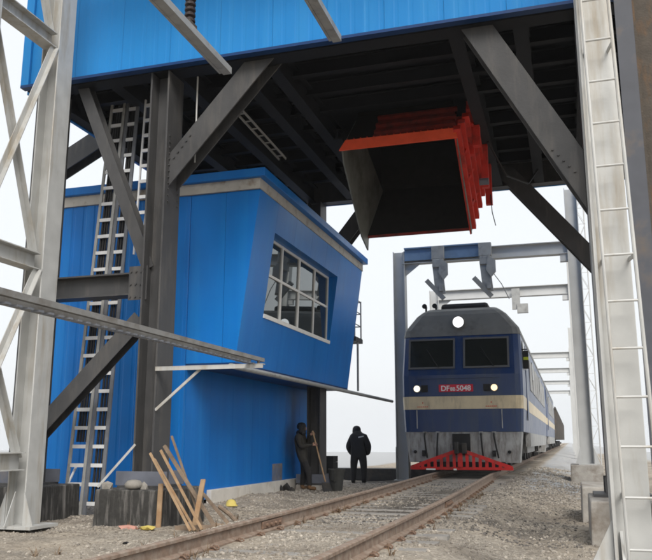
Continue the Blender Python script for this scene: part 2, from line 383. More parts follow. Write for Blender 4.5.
keep = clean & (rng.random(len(px)) < np.where(np.abs(px) < .6, .30, .42) + 1.1 * (vnoise(px, py, .7, 9) + .1)) & ~((px < -3.9) & (py > 12.4))
keep &= ~((np.abs(px + 4.3) < 1.2) & (py < 9.0) & (rng.random(len(px)) < .8))
px, py = px[keep], py[keep]
px, py = np.concatenate([px, x2_ := 1.0 + 2.0*rng.random(9000), -3.75 + 2.7*rng.random(6000)]), np.concatenate([py, 13 + 17*rng.random(9000)**1.3, 12 + 10*rng.random(6000)])
stones('gravel', px, py, np.where(py > 15.5, .008, 0) + .007 + .019 * rng.random(len(px))**3.2, 'ballast', 'loose grey and beige gravel stones along the track')
px, py = pts(6000, -1.6, 2.6, 9.4, 20, 1.3); k = (np.abs(px) < .58) | (np.abs(px) > .88)
px, py = px[k], py[k]
stones('spilt_coal', px, py,   .007 + .016 * rng.random(len(px))**2, 'dark_ballast', 'dark coal crumbs spilt below the chute')

# ---------------------------------------------------------------- railway track (setting)
track = thing('railway_track', (0, 0, 0), 'single railway track with rusty rails in gravel', None, kind='structure')
def bend(y): return -.20 * float(ss(10, 22, y))
def rail_profile():
    hw, b = .036, .075
    return [(-b,-.16),(b,-.16),(b,-.145),(.012,-.125),(.009,-.045),(hw,-.032),(hw,-.008),(hw-.01,0),(-hw+.01,0),(-hw,-.008),(-hw,-.032),(-.009,-.045),(-.012,-.125),(-b,-.145)]
for sx in (-.7535, .7535):
    for y0, y1 in (((-6, 8.585), (8.6, 21.0), (21.015, 260)) if sx < 0 else ((-6, 12.0), (12.015, 260))):
        cuts = [y0] + [float(q) for q in np.arange(9, 23, .8) if y0 + .1 < q < y1 - .1] + [y1]; pr = rail_profile(); n_ = len(pr); rm = MB()
        for yc in cuts: rm.v += [(sx + bend(yc) + a_, yc, RAIL_Z + b_) for a_, b_ in pr]
        for i_ in range(len(cuts)-1): rm.f += [(i_*n_+j_, i_*n_+(j_+1) % n_, (i_+1)*n_+(j_+1) % n_, (i_+1)*n_+j_) for j_ in range(n_)]
        rm.f += [tuple(range(n_-1, -1, -1)), tuple((len(cuts)-1)*n_+j_ for j_ in range(n_))]
        rm.obj('rail', 'rail_rust', track)
for sx, yj in ((-.7535, 8.59), (-.7535, 21.0), (.7535, 12.0)):
    sx += bend(yj)
    for q in (-1, 1):
        fp = MB().box(sx+q*.013 if q > 0 else sx-.036, sx+.036 if q > 0 else sx-.013, yj-.3, yj+.3, RAIL_Z-.125, RAIL_Z-.05).obj('fishplate', 'clip_rust', track, .004)
        bb = MB()
        for dy in (-.2, -.07, .07, .2): bb.cyl((sx+q*.036, yj+dy, RAIL_Z-.088), (sx+q*.062, yj+dy, RAIL_Z-.088), .016, n=6)
        bb.obj('bolt_row', 'clip_rust', fp)
slp = MB().add([(-1.25,-.14,-.2),(1.25,-.14,-.2),(1.25,.14,-.2),(-1.25,.14,-.2),(-1.25,-.1,0),(1.25,-.1,0),(1.25,.1,0),(-1.25,.1,0)],
               [(0,3,2,1),(4,5,6,7),(0,1,5,4),(1,2,6,5),(2,3,7,6),(3,0,4,7)]).mesh('sleeper', 'sleeper')
clip = MB()
clip.box(-.055, .055, -.04, .04, 0, .028); clip.cyl((0, 0, .02), (0, 0, .075), .016, n=6); clip.tube([(-.05,-.05,.03),(-.02,-.055,.055),(.03,-.03,.05),(.03,.03,.05),(-.02,.055,.055),(-.05,.05,.03)], .011, 5)
clip = clip.mesh('rail_clip', 'clip_rust')
yy = 3.4
while yy < 34:
    s_ = link('sleeper', slp, track, Matrix.Translation((random.uniform(-.02,.02)+bend(yy), yy, .187)) @ Matrix.Rotation(random.uniform(-.02,.02), 4, 'Z'))
    if yy < 20:
        for sx in (-.7535, .7535):
            for q in (-1, 1):
                link('rail_clip', clip, s_, Matrix.Translation((sx+bend(yy)+q*.11, yy+random.uniform(-.015,.015), .178)) @ Matrix.Rotation(0 if q < 0 else math.pi, 4, 'Z') @ Matrix.Scale(random.uniform(.65, .85), 4))
    yy += .58

wd = MB()
for k in range(46):
    if k % 3: wx, wy = random.choice((-.9, .9, -.62, 1.0)) + random.uniform(-.05, .05), random.uniform(5.2, 15)
    else: wx, wy = random.uniform(-4, -1.2), random.uniform(7.5, 12)
    zg = float(gz(np.array([wx]), np.array([wy]))[0])
    for b_ in range(random.randint(7, 14)):
        a_ = random.uniform(0, 6.28); l_ = random.uniform(.04, .13); r_ = random.uniform(.01, .05)
        p0 = V(wx + random.uniform(-.03, .03), wy + random.uniform(-.03, .03), zg - .01); p1 = p0 + V(math.cos(a_)*r_, math.sin(a_)*r_, l_*.6); p2 = p0 + V(math.cos(a_)*r_*2.6, math.sin(a_)*r_*2.6, l_)
        s_ = V(-math.sin(a_), math.cos(a_), 0) * .004
        wd.add([p0-s_, p0+s_, p1+s_*.8, p1-s_*.8, p2], [(0,1,2,3), (3,2,4)])
mat('dry_weed', (.16, .105, .06), .9, var=.3, scale=20, island=.4)
wo_ = wd.obj('dry_weeds', 'dry_weed'); wo_['kind'] = 'stuff'; wo_['label'] = 'tufts of dry brown weed along the rails'; wo_['category'] = 'weeds'

# ---------------------------------------------------------------- the loading station
YF, YB, ZB = 10.42, 18.4, 7.09
XL, XR = -6.14, 5.6
st = thing('loading_station', (-.3, 14.4, 0), 'tall blue clad loading building on dark steel legs spanning the track', 'building')
def ribbed(x0, x1, z0, z1, yf, depth=.035, pitch=.22):
    """profiled sheet facing -Y: crests toward the viewer"""
    n = max(1, round((x1-x0)/pitch)); p = (x1-x0)/n; prof = []
    for i in range(n):
        a = x0 + i*p
        prof += [(a, 0), (a+p*.62, 0), (a+p*.72, depth), (a+p*.9, depth)]
    prof.append((x1, 0))
    m = MB(); k = len(prof)
    for z in (z0, z1):
        for q, dd in prof: m.v.append((q, yf - depth + (depth - dd) * -1 + depth, z))
    for z in (z0, z1):
        for q, dd in prof: m.v.append((q, yf + .05, z))
    for i in range(k-1):
        m.f += [(i, i+1, k+i+1, k+i), (2*k+i, 3*k+i, 3*k+i+1, 2*k+i+1), (i, 2*k+i, 2*k+i+1, i+1), (k+i, k+i+1, 3*k+i+1, 3*k+i)]
    m.f += [(0, k, 3*k, 2*k), (k-1, 3*k-1, 4*k-1, 2*k-1)]
    return m
x0 = XL + .16
xsn = np.linspace(x0, XR, 14)
for a, b in zip(xsn[:-1], xsn[1:]):
    ribbed(a + .002, b - .002, ZB + .07, 13.0, YF, .0035, .2).obj('cladding_panel', 'blue_clad', st)
MB().box(XL, x0-.004, YF-.05, YF+.16, ZB+.05, 13.0).obj('corner_flashing', 'blue_clad', st)
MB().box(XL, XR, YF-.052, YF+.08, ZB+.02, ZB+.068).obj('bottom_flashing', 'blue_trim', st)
for k, (a, b) in enumerate(zip(np.linspace(YF+.17, YB, 9)[:-1], np.linspace(YF+.17, YB, 9)[1:])):
    for xx in (XL, XR):
        MB().box(xx-.03, xx+.03, a+.003, b-.003, ZB, 13.0).obj('cladding_panel', 'blue_clad', st)
    MB()
for a, b in zip(xsn[:-1], xsn[1:]):
    MB().box(a+.003, b-.003, YB+.03, YB+.08, ZB, 13.0).obj('cladding_panel', 'blue_clad', st)
MB().box(XL-.1, XR+.1, YF-.15, YB+.15, 13.0, 13.2).obj('roof', 'blue_clad', st)
# floor frame seen from below; it leaves a well for the chute
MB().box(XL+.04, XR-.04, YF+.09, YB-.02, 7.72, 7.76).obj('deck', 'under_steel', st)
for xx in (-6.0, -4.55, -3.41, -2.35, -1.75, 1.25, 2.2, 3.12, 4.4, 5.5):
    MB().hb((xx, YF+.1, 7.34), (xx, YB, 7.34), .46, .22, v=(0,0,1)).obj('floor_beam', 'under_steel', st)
for yy in np.arange(11.2, 18.2, .78):
    if 14.3 < yy < 17.2:
        segs = ((XL+.05, -1.87), (1.37, XR-.05))
    else: segs = ((XL+.05, XR-.05),)
    for a, b in segs:
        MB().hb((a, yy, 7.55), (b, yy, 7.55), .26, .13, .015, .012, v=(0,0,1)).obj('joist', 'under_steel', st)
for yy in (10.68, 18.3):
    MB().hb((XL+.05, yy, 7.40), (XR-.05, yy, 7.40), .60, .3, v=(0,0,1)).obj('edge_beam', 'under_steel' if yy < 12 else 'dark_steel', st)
def column(xc, yc, z0, z1, bolts=True, wx=.34, wy=.5):
    c = MB().hb((xc, yc, z0), (xc, yc, z1), wx, wy, .03, .022, v=(1,0,0)).obj('column', 'dark_steel', st, .004)
    b = MB().box(xc-.34, xc+.34, yc-.36, yc+.36, z0-.035, z0)
    b.obj('base_plate', 'dark_steel', c)
    for q in (-1, 1):
        gw = .42 if xc < -3 else .2; gp = MB().box(xc-gw, xc+gw, yc+q*.262-.012, yc+q*.262+.012, z0, z0+.2); gp.obj('stiffener', 'blue_grey' if xc < -3 else 'dark_steel', c)
    if bolts:
        bb = MB()
        for zz in np.arange(4.9, 6.1, .1):
            for dy in (-.16, .16): bb.cyl((xc+.17, yc+dy, zz), (xc+.19, yc+dy, zz), .014, n=6)
        bb.obj('bolt_row', 'dark_steel', c)
    return c
CL, CR, CLL = -3.52, 3.12, -5.72
for xc, yc in ((CL, 10.76), (CR, 10.76), (CLL, 10.76), (CL+.22, 18.25), (CR+.45, 18.25), (-7.45, 13.1), (-7.45, 18.25)):
    top = 7.1 if xc > -7 else 6.35
    column(xc, yc, .53 if yc < 12 else .2, top, bolts=(xc == CL))
# knee braces of both portals, flange to the front
def knee(xc, zc, xt, zt, wd, yb, dep=.3):
    """brace cut upright against its column and buried in the floor frame at the top"""
    d_ = Vector((xt-xc, 0, zt-zc)).normalized(); n_ = Vector((-d_.z, 0, d_.x)) * (wd/2)
    def at_x(p, x): t = (x-p.x)/d_.x; return Vector((x, 0, p.z+d_.z*t))
    def at_z(p, z): t = (z-p.z)/d_.z; return Vector((p.x+d_.x*t, 0, z))
    c = Vector((xc, 0, zc)); quad = [at_x(c-n_, xc), at_z(c-n_, zt), at_z(c+n_, zt), at_x(c+n_, xc)]
    o = MB()
    for y_ in (yb-dep/2, yb+dep/2-.025):
        vs = [Vector((p.x, y_, p.z)) for p in quad] + [Vector((p.x, y_+.025, p.z)) for p in quad]
        o.add(vs, [(3,2,1,0),(4,5,6,7),(0,1,5,4),(1,2,6,5),(2,3,7,6),(3,0,4,7)])
    w0_, w1_ = at_x(c, xc), at_z(c, zt); e_ = n_.normalized()*.012
    pw = [at_x(c-e_, xc), at_z(c-e_, zt), at_z(c+e_, zt), at_x(c+e_, xc)]
    vs = [Vector((p.x, yb-dep/2+.025, p.z)) for p in pw] + [Vector((p.x, yb+dep/2-.025, p.z)) for p in pw]
    o.add(vs, [(3,2,1,0),(4,5,6,7),(0,1,5,4),(1,2,6,5),(2,3,7,6),(3,0,4,7)])
    return o.obj('knee_brace', 'dark_steel', st, .004)
for yb in (10.76, 18.25):
    k_ = .22 if yb > 12 else 0
    knee(CL+.171+k_, 5.42, -1.38, 7.6, .37, yb)
    knee(CR-.171+.45*(yb > 12), 4.62 if yb < 12 else 5.0, 1.32, 7.6, .40, yb)
def bolts(pts_, parent):
    for p_, n_ in pts_: MB().cyl(p_, Vector(p_) + Vector(n_) * .022, .017, n=6).obj('bolt', 'dark_steel', parent)
gp = MB().box(-3.96, -3.635, 10.595, 10.607, 3.33, 3.87).obj('gusset', 'dark_steel', st)
bolts([((-3.92 + .09*i, 10.595, 3.38 + .1*j), (0,-1,0)) for i in range(3) for j in (0, 2, 4)], gp)
for ka, kb2 in (((CL+.28, 5.62), (.62, .78)), ((CR-.28, 4.75), (-.62, .78))):
    bolts([((ka[0] + .055*j*kb2[0]*2 - .02, 10.61, ka[1] + .055*j*kb2[1]*2), (0,-1,0)) for j in range(5)], st)
# left bay: strut and K bracing
MB().hb((CLL+.17, 10.76, 3.60), (CL-.17, 10.76, 3.60), .36, .3, v=(0,0,1)).obj('strut', 'dark_steel', st)
MB().hb((-5.18, 10.78, 7.3), (-3.68, 10.78, 3.84), .2, .2, .015, .012, v=(0,1,0)).obj('brace', 'dark_steel', st)
MB().hb((-3.74, 10.70, 3.04), (-5.62, 10.70, 1.18), .22, .26, .015, .012, v=(0,1,0)).obj('brace', 'dark_steel', st)
MB().hb((-6.16, 13.1, 7.28), (-7.45, 13.1, 6.62), .3, .42, v=(0,1,0)).obj('outrigger_brace', 'dark_steel', st)
MB().hb((-6.16, 18.25, 7.28), (-7.45, 18.25, 6.62), .3, .42, v=(0,1,0)).obj('outrigger_brace', 'dark_steel', st)
# conduit and cable tray under the floor
MB().cyl((-3.02, 10.86, 5.6), (-3.02, 10.86, 7.1), .014, n=6).obj('conduit', 'galv', st)
ct = thing('cable_tray', (-2.6, 12, 7), 'thin galvanised ladder tray hung under the dark floor beams beside the left knee brace', 'cable tray')
for dx in (-.07, .07): MB().bar((-2.75+dx, 11.3, 6.95), (-2.45+dx, 13.4, 6.5), .02, .04).obj('side_rail', 'galv_dull', ct)
for k in range(9):
    t = (k+.5)/9; MB().bar((-2.82+.3*t, 11.3+2.1*t, 6.95-.45*t), (-2.68+.3*t, 11.3+2.1*t, 6.95-.45*t), .02, .02).obj('rung', 'galv_dull', ct)

# footings: each block of concrete is its own thing
def footing(x0, x1, y0, y1, z0, z1, m, label, lean=.02):
    b = MB().add([(x0-lean,y0-lean,z0),(x1+lean,y0-lean,z0),(x1+lean,y1,z0),(x0-lean,y1,z0),(x0,y0,z1),(x1,y0,z1),(x1,y1,z1),(x0,y1,z1)],
                 [(0,3,2,1),(4,5,6,7),(0,1,5,4),(1,2,6,5),(2,3,7,6),(3,0,4,7)])
    o = b.obj('concrete_footing', m, None, .02); return tag(o, label, 'footing', 'concrete footings of the steel legs')
footing(-3.97, -2.86, 10.02, 11.25, -.15, .495, 'stained', 'dark streaky concrete footing with planks leaning on it, under the left steel leg')
footing(-6.2, -5.06, 10.15, 11.25, -.2, .495, 'stained', 'dark streaky concrete footing half hidden behind the lattice tower')
footing(2.72, 3.6, 9.7, 11.25, -.2, .495, 'concrete', 'pale concrete footing nearest the ladder column at right')
footing(2.66, 3.3, 12.6, 14.2, -.15, .50, 'concrete', 'pale concrete block behind the footing nearest the ladder column')
footing(2.5, 3.35, 23.0, 24.6, -.1, .52, 'concrete', 'pale stepped concrete footing under the far galvanised column')
footing(3.1, 4.0, 17.7, 18.8, -.1, .165, 'concrete', 'low pale concrete footing under the rear right steel leg')
footing(-3.7, -2.95, 17.9, 18.65, -.1, .165, 'concrete', 'low concrete footing at the cabin end behind the leaning worker')

# ---------------------------------------------------------------- control cabin
cb = thing('control_cabin', (-5.2, 16, 0), 'blue clad control cabin with a leaning window wall beside the track', 'cabin')
CY0, CY1 = 12.5, 19.8
CX0, CXB = -6.85, -3.9
OB, OT, ZO, ZT = -2.95, -2.50, 2.51, 5.86         # overhang: foot and top of the leaning wall
def xw(z): return OB + (OT-OB) * (z-ZO) / (ZT-ZO)
edges = [-6.85, -5.87, -4.89, -3.9]
for a, b in zip(edges[:-1], edges[1:]):
    ribbed(a+.003, b-.003, .12, ZT-.24, CY0, .010, .245).obj('wall_panel', 'cabin_blue', cb)
    MB().box(a+.003, b-.003, CY1-.06, CY1, .12, ZT-.24).obj('wall_panel', 'cabin_blue', cb)
for ya, yb in ((CY0+.0, CY0+.06), (CY1-.06, CY1)):
    MB().plate([(CXB+.003, yb, ZO), (-3.2, yb, ZO), (-3.2, yb, ZT-.24), (CXB+.003, yb, ZT-.24)], .06).obj('wall_panel', 'cabin_blue', cb)
    MB().plate([(-3.194, yb, ZO), (OB-.004, yb, ZO), (xw(ZT-.24)-.004, yb, ZT-.24), (-3.194, yb, ZT-.24)], .06).obj('wall_panel', 'cabin_blue', cb)
# base wall toward the track
ys_ = np.linspace(CY0+.06, CY1-.06, 8)
for a, b in zip(ys_[:-1], ys_[1:]):
    MB().box(CXB-.06, CXB, a+.003, b-.003, .12, ZO-.012).obj('wall_panel', 'cabin_blue', cb)
    MB().box(CX0, CX0+.06, a+.003, b-.003, .12, ZT-.24).obj('wall_panel', 'cabin_blue', cb)
mat('stain_sheet', (.12, .15, .22), .7, var=.3, scale=6, c2=(.25, .19, .14), c2amt=.5, c2scale=5)
MB().box(CXB+.0005, CXB+.004, 16.85, 17.5, .29, .66).obj('patch_sheet', 'stain_sheet', cb)
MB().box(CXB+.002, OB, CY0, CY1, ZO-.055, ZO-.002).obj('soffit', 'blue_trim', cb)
MB().box(CX0-.008, CX0+.1, CY0-.03, CY0-.016, .1, ZT-.25).obj('corner_trim', 'cabin_blue', cb)
# leaning wall in panels round the window
WY0, WY1, WZ0, WZ1 = 13.46, 17.72, 3.46, 5.06
def lean(y0, y1, z0, z1, t=.09):
    m = MB(); m.add([(xw(z0)-t,y0,z0),(xw(z0),y0,z0),(xw(z0),y1,z0),(xw(z0)-t,y1,z0),(xw(z1)-t,y0,z1),(xw(z1),y0,z1),(xw(z1),y1,z1),(xw(z1)-t,y1,z1)],
                    [(0,3,2,1),(4,5,6,7),(0,1,5,4),(1,2,6,5),(2,3,7,6),(3,0,4,7)]); return m
T = ZT - .24
for args in ((CY0+.001, WY0-.003, ZO, T), (WY1+.003, CY1, ZO, T)):
    lean(*args).obj('wall_panel', 'cabin_blue', cb)
for a, b in zip(np.linspace(WY0, WY1, 5)[:-1], np.linspace(WY0, WY1, 5)[1:]):
    lean(a+.002, b-.002, ZO, WZ0).obj('wall_panel', 'cabin_blue', cb); lean(a+.002, b-.002, WZ1, T).obj('wall_panel', 'cabin_blue', cb)
# window: reveal, white frame, 4 x 2 panes set back in the wall
win = MB()
rd = .36
def wbox(y0, y1, z0, z1, a, b, sl_=0):      # a, b: set-back from the outer face
    m = MB(); k0, k1 = sl_*(z0-WZ0), sl_*(z1-WZ0); m.add([(xw(z0)-b-k0,y0,z0),(xw(z0)-a-k0,y0,z0),(xw(z0)-a-k0,y1,z0),(xw(z0)-b-k0,y1,z0),(xw(z1)-b-k1,y0,z1),(xw(z1)-a-k1,y0,z1),(xw(z1)-a-k1,y1,z1),(xw(z1)-b-k1,y1,z1)],
                    [(0,3,2,1),(4,5,6,7),(0,1,5,4),(1,2,6,5),(2,3,7,6),(3,0,4,7)]); return m
frm = wbox(WY0, WY1, WZ0-.03, WZ0+.045, -.02, .2).obj('window', 'white_paint', cb)
for args in ((WY0-.05, WY0, WZ0-.05, WZ1+.05), (WY1, WY1+.05, WZ0-.05, WZ1+.05)):
    wbox(*args, .091, rd).obj('reveal', 'cabin_blue', frm)
wbox(WY0, WY1, WZ1, WZ1+.05, .091, rd).obj('reveal', 'cabin_blue', frm)
wbox(WY0-.05, WY1+.05, WZ0-.1, WZ1+.1, rd+.003, rd+.05).obj('backing', 'gap_dark', frm)
fy = np.linspace(WY0, WY1, 5); fz = [WZ0+.045, WZ0+.86, WZ1]
for k, yv in enumerate(fy):
    ww = .075 if k == 2 else .05
    a = yv if k == 0 else (yv-ww if k == 4 else yv-ww/2)
    wbox(a, a+ww, WZ0+.045, WZ1, .06, .12, .10).obj('mullion', 'white_paint', frm)
for zv in (fz[1]-.025, WZ1-.05):
    wbox(WY0+.05, WY1-.05, zv, zv+.05, .065, .115, .10).obj('glazing_bar', 'white_paint', frm)
for k in range(4):
    for q in range(2):
        j = random.uniform(-.004, .004)
        wbox(fy[k]+.03, fy[k+1]-.03, fz[q]+.01, fz[q+1]-.03, .088+j, .096+j, .10).obj('pane', 'window_glass', frm)
# roof: blue cap over a cream fascia band
MB().box(CX0-.05, OT-.02, CY0-.05, CY1+.05, ZT-.235, ZT-.04).obj('fascia', 'cream_trim', cb)
MB().box(CX0-.14, OT+.1, CY0-.14, CY1+.14, ZT-.036, ZT+.12).obj('roof_cap', 'cabin_blue', cb, .01)
# plinth slabs along the foot of the track-side wall
for a, b in zip((13.5, 15.15, 16.8), (15.14, 16.79, 18.4)):
    MB().box(CXB+.004, CXB+.10, a, b, -.05, .285)  .obj('plinth_slab', 'plinth', cb, .006)
# rear landing with handrail
rl = thing('rear_landing', (-2.9, 20.4, 3.8), 'small railed landing on one thin post beyond the cabin end', 'landing')
MB().box(-3.5, -2.76, 19.96, 20.7, 3.78, 3.9).obj('floor_grating', 'dark_steel', rl)
for p in ((-2.8, 20.0), (-2.8, 20.66)): MB().cyl((*p, 3.9), (*p, 4.95), .02, n=6).obj('post', 'galv_dull', rl)
for zz in (4.25, 4.6, 4.93): MB().cyl((-2.8, 20.0, zz), (-2.8, 20.66, zz), .016, n=6).obj('handrail', 'galv_dull', rl); MB().cyl((-2.8, 20.66, zz), (-3.4, 20.66, zz), .016, n=6).obj('handrail', 'galv_dull', rl)
MB().cyl((-2.8, 20.3, 2.47), (-2.8, 20.3, 3.78), .03, n=8).obj('prop', 'galv_dull', rl)

# ---------------------------------------------------------------- loading chute
ch = thing('loading_chute', (-.27, 15, 6), 'orange red flared loading chute with a black mouth hanging over the track', 'chute')
CXA, CXBB = -1.35, .82
mt0, mt1 = V(0, 13.72, 6.66), V(0, 15.62, 5.46)       # mouth: upper and lower lip in the YZ plane
ax = V(0, .60, .80)
def cpt(x, s, t): # s 0 upper lip .. 1 lower lip, t metres up the chute
    p = mt0.lerp(mt1, s) + ax * t; return V(x, p.y, p.z)
dn = (mt1-mt0).normalized()
def side_plate(x, t, x2=None):
    x2 = x if x2 is None else x2
    return MB().plate([cpt(x, -.02, 0), cpt(x, 1.06, -.08), cpt(x2, .98, 1.5), cpt(x2, 0, 1.1)], t)
MB().plate([cpt(CXA+.1*t_, s_, t_) for s_, t_ in ((-.02, 0), (.10, -.12), (.9, -.30), (1.12, -.20), (1.05, -.02), (.98, 1.5), (0, 1.1))], .03).obj('side_plate', 'worn_plate', ch)
side_plate(CXBB, .03, CXBB-.1).obj('side_plate', 'red', ch)
MB().plate([cpt(CXBB+.035, .05, -.02), cpt(CXBB+.035, .55, -.08), cpt(CXBB+.035, 1.04, -.12), cpt(CXBB+.035, 1.0, .04), cpt(CXBB+.035, .0, .06)], .012).obj('wear_strip', 'worn_plate', ch)
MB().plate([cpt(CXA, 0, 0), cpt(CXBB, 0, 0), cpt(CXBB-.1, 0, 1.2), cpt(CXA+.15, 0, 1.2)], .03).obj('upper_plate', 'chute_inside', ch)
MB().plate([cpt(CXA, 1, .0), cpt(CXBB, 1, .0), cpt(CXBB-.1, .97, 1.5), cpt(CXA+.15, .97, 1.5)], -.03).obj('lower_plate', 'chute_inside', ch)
MB().bar(cpt(CXA, 1.02, -.01), cpt(CXBB+.05, 1.02, -.01), .05, .05).obj('lower_lip', 'red_shaded', ch)
lip = MB().plate([cpt(CXA-.04, -.005, -.02), cpt(CXBB+.06, -.005, -.02), cpt(CXBB+.03, -.055, .15), cpt(CXA+.09, -.055, .15)], .05).obj('upper_lip', 'orange_red', ch)
MB().plate([cpt(-.75, -.035, .2), cpt(CXBB, -.035, .2), cpt(CXBB-.03, -.035, 1.0), cpt(-.7, -.035, 1.0)], .02).obj('upper_skin', 'red_shaded', ch)
for t in (.32, .58, .86): MB().bar(cpt(-.72, -.06, t), cpt(CXBB+.02, -.06, t), .07, .07, up=ax).obj('upper_rib', 'red_shaded', ch)
for k in range(16):
    p = cpt(CXA+.12+k*.13, -.06, .15); MB().cyl(p, p + V(0, .0, .03), .014, n=6).obj('bolt', 'red', lip)
# ribs that step outward up the body
for k, (t, e) in enumerate(((.10, .06), (.30, .13), (.52, .20), (.78, .26), (1.02, .30))):
    x1 = CXBB + e; s1 = 1.0 - .05*k + .04
    MB().bar(cpt(x1, -.08, t), cpt(x1, s1, t), .13, .12, up=ax).obj('rib', 'red', ch)
for s in (.2, .48, .76):
    MB().bar(cpt(CXBB+.1, s, .05), cpt(CXBB+.3, s, 1.02), .05, .05).obj('stiffener', 'red', ch)
# body behind, going up through the floor
tz = [cpt(CXA+.15, 0, 1.15), cpt(CXBB-.1, 0, 1.15), cpt(CXBB-.1, .97, 1.5), cpt(CXA+.15, .97, 1.5)]
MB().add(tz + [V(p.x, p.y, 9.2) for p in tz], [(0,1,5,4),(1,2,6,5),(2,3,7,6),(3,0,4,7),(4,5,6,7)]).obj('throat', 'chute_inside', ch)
MB().box(.98, 1.1, 14.45, 14.6, 6.6, 7.7).obj('front_post', 'red', ch)
for xx in (-1.55, 1.03):
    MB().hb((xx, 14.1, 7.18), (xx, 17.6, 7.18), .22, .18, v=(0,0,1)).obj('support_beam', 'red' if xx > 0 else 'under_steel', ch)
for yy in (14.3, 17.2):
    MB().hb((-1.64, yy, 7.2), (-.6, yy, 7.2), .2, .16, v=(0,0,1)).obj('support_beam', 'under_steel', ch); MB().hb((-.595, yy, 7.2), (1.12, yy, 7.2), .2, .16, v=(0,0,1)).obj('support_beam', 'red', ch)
for xx, yy in ((1.16, 14.35), (1.20, 15.4), (1.16, 16.6)):
    MB().box(xx-.07, xx+.07, yy-.07, yy+.07, 6.2 if yy > 15 else 6.7, 7.7).obj('hanger', 'red', ch)
MB().cyl((1.12, 15.0, 6.2), (1.3, 15.0, 6.2), .07, n=12).obj('pivot', 'blue_grey', ch)
MB().tube([(1.3, 15.2, 7.1), (1.6, 15.8, 6.55), (2.0, 16.6, 6.6), (2.2, 17.2, 7.1)], .022, 6).obj('hose', 'black', ch)
MB().tube([(1.2, 16.5, 6.4), (1.22, 16.5, 6.0), (1.28, 16.52, 5.7)], .01, 5).obj('chain', 'black', ch)

# ---------------------------------------------------------------- ladders at the cabin front
def ladder(label, b0, b1, t0, t1, n, m_rail, m_rung, rw=.05, rd_=.03, cables=(), cz=.45):
    """b0,b1 feet and t0,t1 heads of the two stiles"""
    o = thing('cable_ladder', V(*b0).lerp(V(*b1), .5), label, 'ladder', 'ladders standing at the cabin front')
    for a, b in ((b0, t0), (b1, t1)): MB().bar(a, b, rw, rd_, up=(0,1,0)).obj('stile', m_rail, o)
    for k in range(n):
        t = (k+.6)/n; p, q = V(*b0).lerp(V(*t0), t), V(*b1).lerp(V(*t1), t); e = (q-p).normalized()*rw*.5
        MB().bar(p+e, q-e, .03, .058).obj('rung', m_rung, o)
    for t in cables:
        k0 = cz
        p, p2 = V(*b0).lerp(V(*b1), t), V(*t0).lerp(V(*t1), t); off = V(0, .05, 0)
        MB().cyl(p.lerp(p2, k0)+off, p2+off, .022, n=8).obj('cable', 'black', o)
    return o
ladder('wide aluminium cable ladder, left of the pair standing in front of the cabin', (-5.36, 11.28, .0), (-5.05, 11.28, .0), (-5.12, 11.62, 7.2), (-4.86, 11.62, 7.2), 24, 'galv_dull', 'alu', cables=(.22, .40, .58, .78), cz=.16)
ladder('dark narrow cable ladder, right of the pair standing in front of the cabin', (-4.985, 11.30, .0), (-4.70, 11.30, .0), (-4.80, 11.64, 7.2), (-4.60, 11.64, 7.2), 24, 'rail_alu', 'alu', .06, cables=(.28, .5, .72), cz=.03)
ladder('slim cable ladder hung close behind the left steel leg', (-4.42, 11.46, 4.3), (-4.26, 11.46, 4.3), (-4.36, 11.5, 7.15), (-4.16, 11.5, 7.15), 10, 'alu', 'alu', .028)

# ---------------------------------------------------------------- lattice tower at left
tw = thing('lattice_tower', (-4.65, 9.0, 0), 'galvanised lattice tower of heavy steel legs at the left edge', 'tower')
for yl in (9.36, 7.75):
    lg = MB().hb((-4.65, yl, .06), (-4.65, yl, 11.5), .30, .36, .02, .015, v=(1,0,0)).obj('leg', 'galv', tw, .004)
    MB().box(-5.0, -4.3, yl-.3, yl+.3, .02, .06).obj('base_plate', 'galv', lg)
    for xx in (-4.80, -4.50):
        s = -1 if xx < -4.65 else 1
        MB().plate([(xx, yl-.19, .06), (xx+s*.16, yl-.19, .06), (xx, yl-.19, .5)], .014).obj('gusset', 'galv', lg)
    MB().plate([(-4.655, yl-.18, .06), (-4.655, yl-.36, .06), (-4.655, yl-.18, .5)], .012).obj('gusset', 'galv', lg)
for zz in (.9, 3.68, 7.12, 10.4):
    MB().hb((-4.65, 7.93, zz), (-4.65, 9.18, zz), .24, .22, .015, .012, v=(0,0,1)).obj('cross_beam', 'galv', tw)
for za, zb in ((.95, 3.55), (3.82, 6.98), (7.26, 10.26)):
    MB().ang((-4.58, 7.93, za), (-4.58, 9.17, zb), .09, .012, v=(1,0,0)).obj('diagonal', 'galv', tw)
    MB().ang((-4.68, 9.17, za), (-4.68, 7.93, zb), .09, .012, v=(1,0,0)).obj('diagonal', 'galv', tw)
# head beam of that frame, above the picture, with the two hanging rails
hbm = thing('overhead_beam', (-.6, 9.36, 8.2), 'galvanised beam crossing overhead above the picture', 'beam')
MB().hb((-4.48, 9.36, 9.3), (3.42, 9.36, 9.3), .4, .3, v=(0,0,1)).obj('beam', 'galv', hbm)

